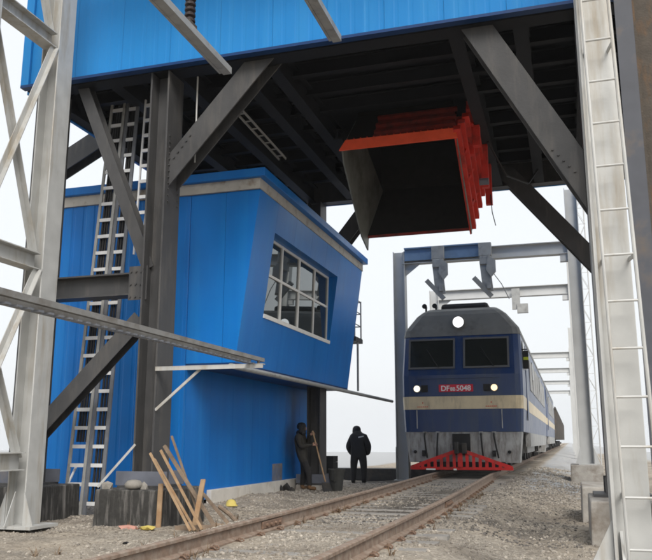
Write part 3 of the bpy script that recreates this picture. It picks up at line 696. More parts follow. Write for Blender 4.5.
def hung_rail(label, x, y0, y1, z, drop_y):
    o = thing('hanging_rail', (x, drop_y, z), label, 'rail', 'short rails hung overhead')
    MB().chan((x, y0, z), (x, y1, z), .13, .1, .02, v=(0,0,1)).obj('channel', 'galv_dull', o)
    MB().bar((x-.09, y0, z+.06), (x-.09, y1-.05, z+.06), .04, .12).obj('side_strip', 'galv_dull', o)
    MB().box(x-.06, x+.06, drop_y-.1, drop_y+.1, z+.102, z+.15).obj('clamp', 'rusty', o)
    prof = []
    zz = 0
    for k in range(11): prof += [(.045, zz), (.075, zz+.02), (.075, zz+.05), (.045, zz+.07)]; zz += .08
    MB().lathe(prof, (x, drop_y, z+.15), 12).obj('insulator', 'insulator', o)
    MB().cyl((x, drop_y, z+.15+zz), (x, drop_y, 9.1), .03).obj('hanger_rod', 'galv_dull', o)
    return o
hung_rail('grey channel rail hung from a black insulator in front of the blue wall', -2.0, 6.2, 9.82, 6.5, 8.58)
hung_rail('short grey rail end hanging further right before the blue wall', -.42, 6.6, 10.22, 6.98, 8.1)

# long rail along the track, bracket, and pipe
lr = thing('side_rail', (-1.72, 6, 2.3), 'long grey rail running beside the track past the left steel leg', 'rail')
MB().bar((-1.72, -3, 2.335), (-1.72, 10.72, 2.335), .055, .055).obj('upper_bar', 'rail_grey', lr)
MB().ang((-1.80, -3, 2.265), (-1.80, 10.45, 2.265), .07, .012, v=(0,0,1)).obj('angle', 'rail_grey', lr)
for k in range(46): MB().box(-1.79, -1.70, 4.0+k*.14, 4.06+k*.14, 2.245, 2.263).obj('tooth', 'rail_alu', lr)
for yy in (-1.5, 2.5):
    MB().hb((-1.75, yy, -.05), (-1.75, yy, 2.2), .12, .12, .01, .008).obj('post', 'galv_dull', lr)
MB().cyl((-1.7, 10.50, 2.262), (-1.7, 10.50, 2.31), .02, n=8).obj('seat_bolt', 'rusty', lr)
br = thing('wall_bracket', (-3.1, 10.5, 2.3), 'small pale angle bracket with a diagonal stay on the left steel leg', 'bracket')
MB().box(-3.35, -1.62, 10.46, 10.56, 2.25, 2.262).box(-3.35, -1.62, 10.46, 10.475, 2.20, 2.252).obj('arm', 'galv', br)
MB().bar((-3.35, 10.52, 1.62), (-2.60, 10.52, 2.24), .02, .04).obj('stay', 'galv', br)
pp = MB().tube([(-2.9, 12.2, 2.42), (-2.9, 25.0, 2.42)], .045, 10).obj('pipe', 'galv_dull'); tag(pp, 'thin grey pipe running under the cabin edge to the far gantry', 'pipe')

# ---------------------------------------------------------------- ladder column and rusty column at right
lc = thing('ladder_column', (2.96, 6.2, 0), 'galvanised steel column with a ladder on its face at right', 'column')
cc = MB().hb((2.925, 6.25, .06), (2.925, 6.25, 11), .30, .265, .02, .015, v=(0,1,0)).obj('shaft', 'galv', lc, .004)
MB().box(2.795, 2.818, 6.0, 6.095, .06, 11).obj('edge_channel', 'galv', lc)
MB().box(2.6, 3.4, 5.9, 6.6, .02, .06).obj('base_plate', 'galv', lc)
MB().plate([(2.79, 6.05, .06), (2.50, 6.05, .06), (2.79, 6.05, .62)], .02).obj('gusset', 'galv', lc)
MB().plate([(2.84, 5.70, .06), (2.84, 6.09, .06), (2.84, 6.09, .55)], .02).obj('gusset', 'galv', lc)
def lx(z, r): return (3.125 if r else 2.885) - (.020 if r else .012) * z
ld = MB().cyl((lx(.3,0), 5.95, .3), (lx(10.6,0), 5.95, 10.6), .012, n=8).obj('ladder', 'galv', lc)
MB().cyl((lx(.3,1), 5.95, .3), (lx(10.6,1), 5.95, 10.6), .014, n=8).obj('stile', 'galv', ld)
for k in range(29):
    zz = .44 + k*.345
    MB().cyl((lx(zz,0), 5.95, zz), (lx(zz,1), 5.95, zz), .0095, n=8).obj('rung', 'galv', ld)
for k in range(6):
    zz = .8 + k*1.7
    for r_ in (0, 1): MB().bar((lx(zz,r_), 5.95, zz), (lx(zz,r_)-.03*r_, 6.095, zz), .012, .03).obj('standoff', 'galv', ld)
rc = thing('rusty_column', (3.6, 9.0, 0), 'dark rust stained steel column at the right edge of the picture', 'column')
MB().box(3.33, 3.52, 8.86, 8.885, 0, 11.5).obj('flange', 'dark_flange', rc)
MB().box(3.52, 3.545, 8.88, 9.4, 0, 11.5).box(3.545, 4.05, 8.98, 9.0, 0, 11.5).obj('web', 'rusty', rc)
MB().box(3.40, 3.43, 8.886, 9.4, 0, 11.5).obj('rear_flange', 'dark_flange', rc)

# ---------------------------------------------------------------- gantries over the track behind the front of the engine
GZT = 6.95
def gantry(yg, label, first=False, left=True):
    o = thing('track_gantry', (0, yg, 0), label, 'gantry', 'gantries over the track behind the engine')
    m = 'galv_far'
    c = MB().hb((2.96, yg, .5 if first else .1), (2.96, yg, GZT+1.6), .36, .36, .02, .02, v=(1,0,0)).obj('column', m, o)
    MB().box(2.72, 3.2, yg-.24, yg+.24, (.52 if first else .1), (.55 if first else .13)).obj('base_plate', m, c)
    for q in (-1, 1):
        MB().plate([(2.96+q*.18, yg-.19, .55), (2.96+q*.32, yg-.19, .55), (2.96+q*.18, yg-.19, 1.0)], .014).obj('gusset', m, c)
    MB().hb((-2.15, yg, GZT-.19), (2.78, yg, GZT-.19), .38, .28, .02, .014, v=(0,0,1)).obj('beam', m, o)
    MB().box(2.56, 2.78, yg-.1, yg+.1, GZT-.6, GZT-.382).obj('corner_bracket', m, o)
    if left:
        lgm = MB().hb((-2.26, yg, .05), (-2.26, yg, GZT+.02), .36, .34, .02, .02, v=(1,0,0)).obj('column', m, o)
        MB().box(-2.5, -2.0, yg-.25, yg+.25, .02, .05).obj('base_plate', m, lgm)
        MB().plate([(-2.08, yg-.02, GZT-.38), (-1.6, yg-.02, GZT-.38), (-2.08, yg-.02, GZT-.75)], .03).obj('corner_bracket', m, o)
    return o
g1 = gantry(23.5, 'nearest gantry over the engine, its beam half painted blue', True)
MB().box(-2.07, .42, 23.33, 23.355, GZT-.30, GZT+.10).box(-2.07, .42, 23.25, 23.33, GZT+.06, GZT+.10).obj('blue_channel', 'beam_blue', g1)
MB().box(-2.45, -2.445, 23.3, 23.7, .05, 1).obj('edge_strip', 'galv_far', g1)
def swing_arm(xa, q=1):
    a = MB().box(xa-.19, xa+.19, 23.08, 23.24, GZT-.36, GZT+.06).box(xa-.17, xa+.17, 23.06, 23.3, GZT-.62, GZT-.36)
    arm = a.obj('swing_arm', 'galv_dull', g1, .02)
    for dx in (-.12, -.02, .08): MB().bar((xa+dx, 23.16, GZT-.60), (xa+dx+.07, 23.16, GZT-1.42), .085, .1).obj('link', 'galv_dull', arm)
    MB().plate([(xa+.08, 23.04, GZT-.34), (xa+.30, 23.04, GZT-.52), (xa+.30, 23.04, GZT-.86), (xa+.16, 23.04, GZT-1.02), (xa+.02, 23.04, GZT-.8)], .07).obj('cheek', 'galv_dull', arm)
    MB().bar((xa-.36, 23.1, GZT-1.0), (xa+.14, 23.2, GZT-1.58), .14, .13, up=(0,1,0)).obj('paddle', 'galv_dull', arm)
    MB().box(xa+.02, xa+.14, 23.05, 23.2, GZT-1.36, GZT-1.18).obj('foot_block', 'galv_dull', arm)
swing_arm(-1.0); swing_arm(.42)
MB().tube([(.55, 23.2, 6.2), (.85, 23.3, 5.75), (1.05, 23.4, 5.3)], .014, 5).obj('wire', 'galv_dull', g1)
g2 = gantry(30.2, 'second gantry behind the nearest, half hidden by the engine roof')
MB().box(.72, 1.02, 29.95, 30.05, 6.05, 6.85).box(.9, 1.3, 29.9, 30.06, 5.9, 6.25).obj('swing_arm', 'galv_dull', g2)
for k, (yy, lb) in enumerate(((54, 'third gantry over the train, first of the small pale ones'), (66, 'fourth gantry over the train, pale and small'),
                              (80, 'fifth gantry over the train, thin in the haze'), (96, 'sixth gantry over the train, farthest and faintest'))):
    gantry(yy, lb)
# lattice mast behind the right columns
lm = thing('lattice_mast', (3.65, 40, 0), 'thin steel lattice mast behind the right hand columns', 'mast')
for dx, dy in ((-.2,-.2),(.2,-.2),(.2,.2),(-.2,.2)): MB().cyl((3.66+dx, 40+dy, 0), (3.66+dx*.8, 40+dy*.8, 22), .03, n=6).obj('leg', 'galv_far', lm)
for k in range(26):
    z0 = .2 + k*.83; z1 = z0+.83; s = 1 if k % 2 else -1
    l = MB()
    for y_ in (39.8, 40.2): l.bar((3.66-.2*s, y_, z0), (3.66+.2*s, y_, z1), .025, .025)
    for x_ in (3.46, 3.86): l.bar((x_, 40-.2*s, z0), (x_, 40+.2*s, z1), .025, .025)
    l.bar((3.46, 39.8, z1), (3.86, 39.8, z1), .025, .025)
    l.obj('lacing', 'galv_far', lm)

# ---------------------------------------------------------------- locomotive
LX, LY = -.24, 21.6
lo = thing('locomotive', (LX, LY+10.5, RAIL_Z), 'blue diesel locomotive with a cream band and red cowcatcher, headlamps lit', 'locomotive')
LEN = 21.0
SEC = [(1.41, 0, 1.60), (2.02, 0, 1.63), (2.37, 0, 1.64), (2.95, .01, 1.645), (4.06, .26, 1.62), (4.26, .30, 1.585), (4.68, .41, 1.25), (4.80, .47, 1.10), (4.90, .70, .98)]
def fr(z):
    for (za, ya, ha), (zb, yb, hb_) in zip(SEC[:-1], SEC[1:]):
        if za <= z <= zb:
            t = (z-za)/(zb-za); return ya+(yb-ya)*t, ha+(hb_-ha)*t
    return SEC[-1][1:]
def ring(z, grow=0):
    y, h = fr(z); y -= grow; h += grow; e = .16
    return [V(LX-h, LY+LEN, z), V(LX-h, LY+y+e, z), V(LX-h+e*.35, LY+y+e*.35, z), V(LX-h+e*1.2, LY+y, z),
            V(LX+h-e*1.2, LY+y, z), V(LX+h-e*.35, LY+y+e*.35, z), V(LX+h, LY+y+e, z), V(LX+h, LY+LEN, z)]
def shell(levels, name, m, grow=0, cap=True):
    b = MB(); rs = [ring(z, grow) for z in levels]; k = len(rs[0])
    for r_ in rs: b.v += [tuple(p) for p in r_]
    for i in range(len(rs)-1):
        for j in range(k): b.f.append((i*k+j, i*k+(j+1)%k, (i+1)*k+(j+1)%k, (i+1)*k+j))
    if cap: b.f.append(tuple(range(k-1,-1,-1))); b.f.append(tuple((len(rs)-1)*k+j for j in range(k)))
    return b.obj(name, m, lo, smooth=False)
shell([1.41, 2.018], 'lower_body', 'loco_blue')
shell([2.02, 2.368], 'cream_band', 'loco_cream', .004)
up = shell([2.37, 2.95, 4.058], 'upper_body', 'loco_blue')
rf = shell([4.06, 4.26, 4.68, 4.80, 4.90], 'roof', 'loco_roof', .01)
def on_face(x, z, off): y, _ = fr(z); return V(LX+x, LY+y-off, z)
def face_plate(x0, x1, z0, z1, off, th, name, m, parent):
    a = [on_face(x0, z0, off), on_face(x1, z0, off), on_face(x1, z1, off), on_face(x0, z1, off)]
    return MB().plate(a, th).obj(name, m, parent)
for a, b in ((-1.40, -.20), (.13, 1.27)):
    wn = face_plate(a, b, 3.18, 3.94, .015, -.03, 'windshield', 'glass_dark', lo)
    for q0, q1, r0, r1 in ((a-.05, a, 3.13, 3.99), (b, b+.05, 3.13, 3.99), (a, b, 3.13, 3.18), (a, b, 3.94, 3.99)):
        face_plate(q0, q1, r0, r1, .03, -.04, 'window_frame', 'rubber', wn)
    MB().bar(on_face((a+b)/2+.2, 3.16, .05), on_face((a+b)/2-.15, 3.7, .05), .018, .018).obj('wiper', 'black', wn)
def lamp(x, z, r, m, name='headlight', emi='lens'):
    y, _ = fr(z - r*1.2); y -= .02
    h = MB().cyl((LX+x, LY+y+.5*(z > 4), z), (LX+x, LY+y-.06, z), r*1.25, n=20).obj(name, m, lo)
    MB().cyl((LX+x, LY+y-.055, z), (LX+x, LY+y-.075, z), r, n=20).obj('lens', emi, h); return h
hl = lamp(-.04, 4.44, .15, 'loco_roof')
lamp(-1.20, 2.58, .085, 'loco_roof', emi='lens_soft'); lamp(.90, 2.58, .085, 'loco_roof', emi='lens_warm')
for x in (-1.0, .70):
    y, _ = fr(2.6); t_ = MB().box(LX+x-.09, LX+x+.09, LY+y-.035, LY+y+.02, 2.49, 2.68).obj('marker_lamp', 'black', lo)
pl = MB().box(LX-.60, LX+.33, LY-.03, LY+.01, 2.485, 2.685).obj('number_plate', 'plate_red', lo)
def text(s, size, x, z, y, m, parent, name='lettering', align='LEFT'):
    cu = bpy.data.curves.new(name, 'FONT'); cu.body = s; cu.size = size; cu.extrude = .004; cu.offset = size*.018; cu.align_x = align
    t = bpy.data.objects.new(name, cu); col.objects.link(t); t.matrix_basis = Matrix.Translation((x, y, z)) @ Matrix.Rotation(R(90), 4, 'X')
    bpy.context.view_layer.update(); dg = bpy.context.evaluated_depsgraph_get()
    me = bpy.data.meshes.new_from_object(t.evaluated_get(dg)); b = t.matrix_basis.copy(); wdt = max(v.co.x for v in me.vertices)
    bpy.data.objects.remove(t); me.materials.clear(); me.materials.append(MATS[m]); link(name, me, parent, b); return wdt
xx = LX-.545
xx += text('DF', .20, xx, 2.515, LY-.032, 'white_paint', pl) + .015
xx += text('8B', .135, xx, 2.515, LY-.032, 'white_paint', pl) + .02
text('5048', .20, xx, 2.515, LY-.032, 'white_paint', pl)
for x in (-1.06, .80):     # small red marks on the cream band
    MB().box(LX+x-.012, LX+x+.012, LY-.012, LY, 2.175, 2.215).obj('red_mark', 'red_paint', lo)
    for k in range(6): MB().box(LX+x-.15+k*.052, LX+x-.12+k*.052, LY-.012, LY, 2.075, 2.10).obj('red_mark', 'red_paint', lo)
MB().box(LX-1.2, LX+1.05, LY-.03, LY, 2.855, 2.885).obj('grab_rail', 'loco_blue', lo)
for x in (-1.22, 1.07): MB().cyl((LX+x, LY-.05, 1.5), (LX+x, LY-.05, 2.0), .015, n=6).obj('grab_rail', 'loco_grey', lo)
# grey apron, hoses, coupler, cowcatcher
apr = MB().add([(LX-1.47,LY+.06,.60),(LX+1.47,LY+.06,.60),(LX+1.56,LY+.02,1.405),(LX-1.56,LY+.02,1.405),(LX-1.47,LY+.8,.60),(LX+1.47,LY+.8,.60),(LX+1.56,LY+.8,1.405),(LX-1.56,LY+.8,1.405)],
              [(0,1,2,3),(5,4,7,6),(1,5,6,2),(4,0,3,7),(3,2,6,7),(4,5,1,0)]).obj('apron', 'loco_grey', lo)
MB().box(LX-.27, LX+.20, LY-.02, LY+.5, .80, 1.36).obj('coupler_pocket', 'black', apr)
cp = MB().box(LX-.13, LX+.08, LY-.42, LY+.1, .86, 1.10).box(LX-.16, LX-.05, LY-.58, LY-.36, .84, 1.14).box(LX+.02, LX+.15, LY-.5, LY-.36, .84, 1.12).obj('coupler', 'under', lo, .02)
for x, tilt in ((-1.02, .03), (-.66, -.02), (.50, .02), (.84, .05)):
    MB().tube([(LX+x, LY-.02, 1.40), (LX+x, LY-.10, 1.30), (LX+x+tilt, LY-.12, 1.0), (LX+x+tilt*2, LY-.08, .72)], .022, 6).obj('brake_hose', 'black', apr)
    MB().box(LX+x-.05, LX+x+.05, LY-.05, LY+.01, 1.36, 1.42).obj('hose_cock', 'loco_grey', apr)
for x in (-1.30, 1.22): MB().cyl((LX+x, LY+.05, .88), (LX+x, LY+.0, .88), .045, n=10).obj('vent_hole', 'black', apr)
MB().box(LX+.78, LX+.87, LY-.06, LY+.02, .76, .92).obj('step', 'black', apr); MB().box(LX-1.1, LX-1.0, LY-.06, LY+.02, .76, .92).obj('step', 'black', apr)
cw = thing_part = MB()
cw.bar((LX-1.36, LY-.30, .475), (LX-.02, LY-.36, .95), .05, .09).bar((LX-.06, LY-.36, .95), (LX+1.30, LY-.30, .475), .05, .09)
cw.bar((LX-1.38, LY-.30, .455), (LX+1.32, LY-.30, .455), .05, .07)
cowo = cw.obj('cowcatcher', 'cow_red', lo)
for k in range(15):
    x = -1.22 + k*.17; hgt = .95 - abs(x+.04)*.355
    if hgt > .53:
        solid = abs(x+.04) > 1.06
        MB().box(LX+x-(.085 if solid else .04), LX+x+(.085 if solid else .04), LY-.335, LY-.305, .46, hgt).obj('bar', 'cow_red', cowo)
MB().box(LX-1.2, LX+1.1, LY+.02, LY+.06, .44, .62).obj('back_plate', 'black', cowo)
MB().plate([(LX-.10, LY-.37, .5), (LX+.03, LY-.37, .5), (LX+.03, LY-.38, .93), (LX-.10, LY-.38, .93)], .02).obj('nose_plate', 'cow_red', cowo)
MB().box(LX-1.15, LX+1.0, LY-.28, LY-.2, .395, .425).obj('scraper', 'black', cowo)
for x, w_ in ((-.95, .25), (-.22, .08)): MB().box(LX+x, LX+x+w_, LY-.345, LY-.33, .41, .45).obj('white_tag', 'white_paint', cowo)
# roof fittings
rb = MB().box(LX-.66, LX+.72, LY+1.15, LY+2.6, 4.90, 5.14).obj('roof_unit', 'black', lo, .09)
for x in (-1.12, -.82):
    h = MB().cyl((LX+x, LY+1.3, 4.80), (LX+x, LY+1.3, 5.06), .03, n=8).obj('horn', 'black', lo)
    MB().cyl((LX+x, LY+1.35, 5.07), (LX+x, LY+1.02, 5.07), .03, .075, n=12).obj('horn_bell', 'black', h)
# sides: windows, door, vents, band, mirror
for s in (-1, 1):
    xs_ = LX + s*1.645
    def sb(y0, y1, z0, z1, th, name, m, par=lo): return MB().box(min(xs_, xs_+s*th), max(xs_, xs_+s*th), LY+y0, LY+y1, z0, z1).obj(name, m, par)
    sb(.75, 1.6, 3.15, 3.92, .012, 'side_window', 'glass_dark')
    d_ = sb(1.9, 2.55, 1.75, 3.9, .014, 'cab_door', 'loco_blue'); sb(2.0, 2.45, 3.2, 3.75, .02, 'door_pane', 'glass_dark', d_)
    for k in range(7): sb(4.2+k*2.1, 5.7+k*2.1, 2.75, 3.7, .02, 'vent_grille', 'loco_grey')
    for y_ in (6.0, 12.6): sb(y_, y_+.8, 3.2, 3.8, .024, 'side_window', 'glass_dark')
    sb(3.0, 18.0, 1.0, 1.40, -.15, 'side_sill', 'loco_grey')
    for yb in (1.0, 13.6):
        bo = MB().box(LX+s*1.02-.1, LX+s*1.02+.1, LY+yb+.2, LY+yb+5.8, .72, .98).obj('bogie_frame', 'under', lo)
        for k in range(3):
            wy = LY+yb+1.0+k*1.9
            whl = MB().cyl((LX+s*.70, wy, RAIL_Z+.5), (LX+s*.84, wy, RAIL_Z+.5), .51, n=28).obj('wheel', 'under', lo)
            MB().cyl((LX+s*.84, wy, RAIL_Z+.5), (LX+s*1.24, wy, RAIL_Z+.5), .17, n=12).obj('axle_box', 'under', whl)
            for q in (-.38, .38): MB().cyl((LX+s*1.1, wy+q, .74), (LX+s*1.1, wy+q, 1.38), .10, n=10).obj('spring', 'under', bo)
    MB().box(LX+s*1.0-.3, LX+s*1.0+.3, LY+7.4, LY+13.2, .75, 1.4).obj('fuel_tank', 'loco_grey', lo)
mr_ = MB().box(LX+1.66, LX+1.80, LY+.62, LY+.70, 3.12, 3.62).obj('mirror', 'black', lo, .01)
MB().box(LX+1.665, LX+1.80, LY+.60, LY+.619, 3.36, 3.44).obj('tag', 'hivis', mr_)
MB().cyl((LX+1.6, LY+.66, 3.66), (LX+1.78, LY+.66, 3.66), .018, n=6).obj('mirror_arm', 'black', mr_)

# ---------------------------------------------------------------- coal wagons
def wagon(y0):
    o = thing('coal_wagon', (0, y0+6.5, RAIL_Z), 'dark ribbed coal wagon in the train behind the engine', 'wagon', 'coal wagons behind the engine')
    MB().add([(-1.55,y0,1.35),(1.55,y0,1.35),(1.62,y0,3.75),(-1.62,y0,3.75),(-1.55,y0+13,1.35),(1.55,y0+13,1.35),(1.62,y0+13,3.75),(-1.62,y0+13,3.75)],
             [(0,1,2,3),(5,4,7,6),(1,5,6,2),(4,0,3,7),(4,5,1,0),(3,2,6,7)]).obj('hopper', 'wagon', o)
    for s in (-1, 1):
        for k in range(10): MB().bar((s*1.6, y0+.5+k*1.33, 1.35), (s*1.67, y0+.5+k*1.33, 3.75), .1, .1, up=(1,0,0)).obj('rib', 'wagon', o)
        MB().box(s*1.66-.06, s*1.66+.06, y0, y0+13, 3.7, 3.85).obj('top_rail', 'wagon', o)
        for yb in (1.6, 11.4):
            for k in (-.9, .9): MB().cyl((s*.70, y0+yb+k, RAIL_Z+.42), (s*.84, y0+yb+k, RAIL_Z+.42), .42, n=18).obj('wheel', 'under', o)
            MB().box(s*1.0-.08, s*1.0+.08, y0+yb-1.2, y0+yb+1.2, .7, .95).obj('bogie_frame', 'under', o)
    MB().box(-.15, .15, y0-.45, y0+13.45, 1.1, 1.34).obj('centre_sill', 'under', o)
    return o
lo2 = copy_tree(lo, None, (0, 22.0, 0)); lo2['label'] = 'second blue locomotive coupled close behind the first, seen side on'
for c_ in list(lo2.children):          # the coupled end carries no cowcatcher, mirror or lit lamp
    if c_.name.startswith(('cowcatcher', 'mirror', 'headlight', 'number_plate', 'coupler', 'red_mark')):
        for g_ in list(c_.children): bpy.data.objects.remove(g_)
        bpy.data.objects.remove(c_)
lo['group'] = lo2['group'] = 'two coupled locomotives'
w0 = wagon(65.9); w0.location.x = -.2
w0['label'] = 'dark ribbed coal wagon coupled directly behind the second locomotive'
for k, nth in enumerate(('second', 'third', 'fourth', 'fifth', 'sixth'), 1):
    copy_tree(w0, None, (0, 13.95*k, 0))['label'] = f'dark ribbed coal wagon, {nth} behind the locomotives'

# ---------------------------------------------------------------- planks and odds and ends by the footing
def plank(a, b, wd, th, m, label):
    t_ = V(*b)-V(*a); o = MB().bar(a, b, wd, th, up=(0, -1, .2)).obj('plank', m, None, .003); return tag(o, label, 'plank', 'timber leaning at the left footing')
GX_ = lambda x, y: float(gz(np.array([x]), np.array([y]))[0])
plank((-2.22, 9.55, .03), (-3.11, 10.0, 1.00), .034, .026, 'wood', 'yellow wooden batten, upper left of three parallel ones leaning on the footing')
plank((-2.19, 9.62, .03), (-3.05, 10.02, .92), .03, .026, 'wood', 'yellow wooden batten, middle of three parallel ones leaning on the footing')
plank((-2.14, 9.72, .03), (-2.98, 10.06, 1.04), .036, .026, 'wood', 'yellow wooden batten, right of three parallel ones leaning on the footing')
plank((-2.88, 9.90, .0), (-2.91, 9.98, .59), .07, .026, 'wood', 'short upright board standing before the streaky footing')
plank((-2.37, 9.95, .02), (-2.40, 10.25, .64), .07, .026, 'wood', 'short pale board leaning right of the battens')
plank((-2.18, 10.2, .02), (-3.12, 10.42, 1.10), .05, .045, 'old_wood', 'brown weathered stick leaning up against the steel leg')
plank((-2.42, 10.3, .02), (-3.02, 10.44, 1.24), .03, .03, 'old_wood', 'thin grey stick, tallest of those leaning at the footing')
plank((-2.02, 10.3, .05), (-2.56, 10.6, .42), .045, .035, 'old_wood', 'brown stick low at the right of the timber pile')
plank((-2.55, 9.75, .03), (-1.75, 9.95, .05), .07, .03, 'old_wood', 'grey brown board lying flat at the foot of the timber pile')
hs = MB().tube([(-2.3, 10.6, .25), (-2.1, 10.5, .16), (-1.92, 10.3, .10), (-1.84, 10.15, .06), (-1.95, 10.05, .05), (-2.15, 10.1, .05)], .03, 8).obj('hose', 'old_wood')
tag(hs, 'brown bent hose lying right of the leaning timber', 'hose')
bagm = MB(); bagm.lathe([(.07, 0), (.12, .02), (.13, .07), (.09, .115), (.03, .13)], (-3.43, 10.14, .5), 14)
tag(bagm.obj('cement_bag', 'bag', None, smooth=True), 'small grey rounded bag on top of the streaky footing', 'bag')
for x_, y_, z_, s_, lb in ((-3.86, 10.15, .53, .09, 'grey stone at the left corner of the streaky footing'), (-3.3, 10.2, .53, .07, 'brown stone on the streaky footing in front of the leg'),
                           (-3.75, 10.7, .56, .16, 'large rubble lump behind the streaky footing left of the leg')):
    vv = ICO * (1+.4*(rng.random((len(ICO),1))-.5)) * s_ + np.array([x_, y_, z_])
    tag(link('rubble_stone', np_mesh('rubble_stone', vv, ICOF, 'bag')), lb, 'stone', 'rubble on the footing')
def trash(name, x, y, s, m, label, cat):
    k = 60; a = rng.random(k)*6.28; vv = ICO*(1+.7*(rng.random((len(ICO),1))-.5))*np.array([s*1.5, s, s*.45]) + np.array([x, y, GX_(x, y)+s*.25])
    tag(link(name, np_mesh(name, vv, ICOF, m)), label, cat)
trash('rag', -3.23, 9.72, .09, 'pink', 'faded pink rag on the gravel before the streaky footing', 'rag')
trash('plastic_scrap', -2.88, 9.62, .08, 'yellow', 'crumpled yellow scrap on the gravel before the streaky footing', 'scrap')
trash('plastic_bottle', -2.55, 8.55, .035, 'black', 'small black lump on the gravel beside the left rail', 'lump')
hm = MB().lathe([(.115, 0), (.12, .012), (.092, .025), (.084, .065), (.056, .10), (.016, .115)], (-3.18, 13.0, GX_(-3.18, 13.0)+.01), 16)
tag(hm.obj('hard_hat', 'yellow', None, smooth=True), 'yellow hard hat lying near the white plinth corner', 'hard hat')
lp = MB().cyl((-5.42, 11.1, .02), (-5.28, 11.45, .78), .02, n=8).obj('loose_pipe', 'alu'); tag(lp, 'short white pipe leaning at the foot of the left ladder', 'pipe')
sb_ = MB().bar((-3.98, 10.08, .52), (-3.62, 10.45, 1.12), .02, .03).obj('prop_bar', 'galv'); tag(sb_, 'thin steel bar propped from the footing to the leg', 'bar')

# ---------------------------------------------------------------- left worker's corner: bin, crate, heap, shovel
bn = thing('bin', (-2.8, 17.9, .1), 'grey tapered bin standing right of the leaning worker', 'bin')
gzb = GX_(-2.8, 17.9)
MB().lathe([(.13, 0), (.19, .46), (.205, .46), (.205, .5), (.18, .5), (.17, .45), (.11, .04)], (-2.7, 17.9, gzb), 16).obj('body', 'bin_grey', bn, smooth=False)
MB().tube([(-2.89, 17.9, gzb+.45), (-2.86, 17.9, gzb+.30), (-2.7, 17.68, gzb+.22), (-2.54, 17.9, gzb+.30), (-2.51, 17.9, gzb+.45)], .012, 6).obj('handle', 'bin_grey', bn)
cr = thing('crate', (-3.5, 19.3, .1), 'dark wooden crate behind the shovel of the leaning worker', 'crate')
gzc = GX_(-3.35, 19.3)
for k in range(5): MB().box(-3.62, -3.14, 19.1, 19.12, gzc+.02+k*.15, gzc+.164+k*.15).obj('slat', 'black', cr); MB().box(-3.62, -3.14, 19.5, 19.52, gzc+.02+k*.15, gzc+.164+k*.15).obj('slat', 'black', cr)
for k in range(5): MB().box(-3.16, -3.14, 19.12, 19.5, gzc+.02+k*.15, gzc+.164+k*.15).obj('slat', 'black', cr)
MB().box(-3.62, -3.14, 19.1, 19.52, gzc, gzc+.02).obj('bottom', 'black', cr)
for k, (x_, y_, s_) in enumerate(((-3.72, 17.35, .11), (-3.58, 17.3, .07), (-3.80, 17.15, .08))):
    vv = ICO*(1+.5*(rng.random((len(ICO),1))-.5))*s_ + np.array([x_, y_, GX_(x_, y_)+s_*.6])
    tag(link('rubble_stone', np_mesh('rubble_stone', vv, ICOF, 'under')), ['dark stone, largest of three at the leaning worker\'s feet', 'small dark stone right of the heap at the worker\'s feet', 'dark stone at the end of the plinth'][k], 'stone', 'dark stones by the leaning worker')
shv = thing('shovel', (-3.3, 18.3, .1), 'long handled shovel held by the worker leaning on the cabin', 'shovel')
SH0, SH1 = V(-2.88, 17.6, GX_(-2.88, 17.6)+.22), V(-3.24, 17.75, 1.40)
MB().cyl(SH0, SH1, .018, n=8).obj('handle', 'wood', shv)
dsh = (SH0-SH1).normalized()
bl0 = SH0 + dsh*.02
MB().plate([bl0+V(-.10,0,0), bl0+V(.10,0,0), bl0+V(.12,0,0)+dsh*.2, bl0+V(.06,-.02,0)+dsh*.27, bl0+V(-.06,-.02,0)+dsh*.27, bl0+V(-.12,0,0)+dsh*.2], .01).obj('blade', 'under', shv)
kb = MB().box(-6.5, -1.5, 25.2, 25.9, -.15, .29).obj('low_wall', 'under'); tag(kb, 'low black wall crossing behind the standing worker', 'wall')

# ---------------------------------------------------------------- people
def figure(name, label, J, E, mats, pick):
    """one continuous skinned body: J joint -> (pos, radius), E edges, pick(face centre) -> material index"""
    keys = list(J); idx = {k: i for i, k in enumerate(keys)}
    me = bpy.data.meshes.new(name); me.from_pydata([J[k][0] for k in keys], [(idx[a], idx[b]) for a, b in E], [])
    o = bpy.data.objects.new(name, me); col.objects.link(o)
    o.modifiers.new('skin', 'SKIN'); s = o.modifiers.new('sub', 'SUBSURF'); s.levels = s.render_levels = 2
    lay = me.skin_vertices[0].data
    for k in keys:
        r = J[k][1]; r = (r, r) if not isinstance(r, tuple) else r
        lay[idx[k]].radius = r; lay[idx[k]].use_root = (k == 'pelvis')
    bpy.context.view_layer.update(); dg = bpy.context.evaluated_depsgraph_get()
    m2 = bpy.data.meshes.new_from_object(o.evaluated_get(dg)); bpy.data.objects.remove(o)
    m2.materials.clear()
    for m in mats: m2.materials.append(MATS[m])
    for p in m2.polygons: p.material_index = pick(p.center); p.use_smooth = True
    b = link(name, m2); tag(b, label, 'person', 'workers beside the track'); return b
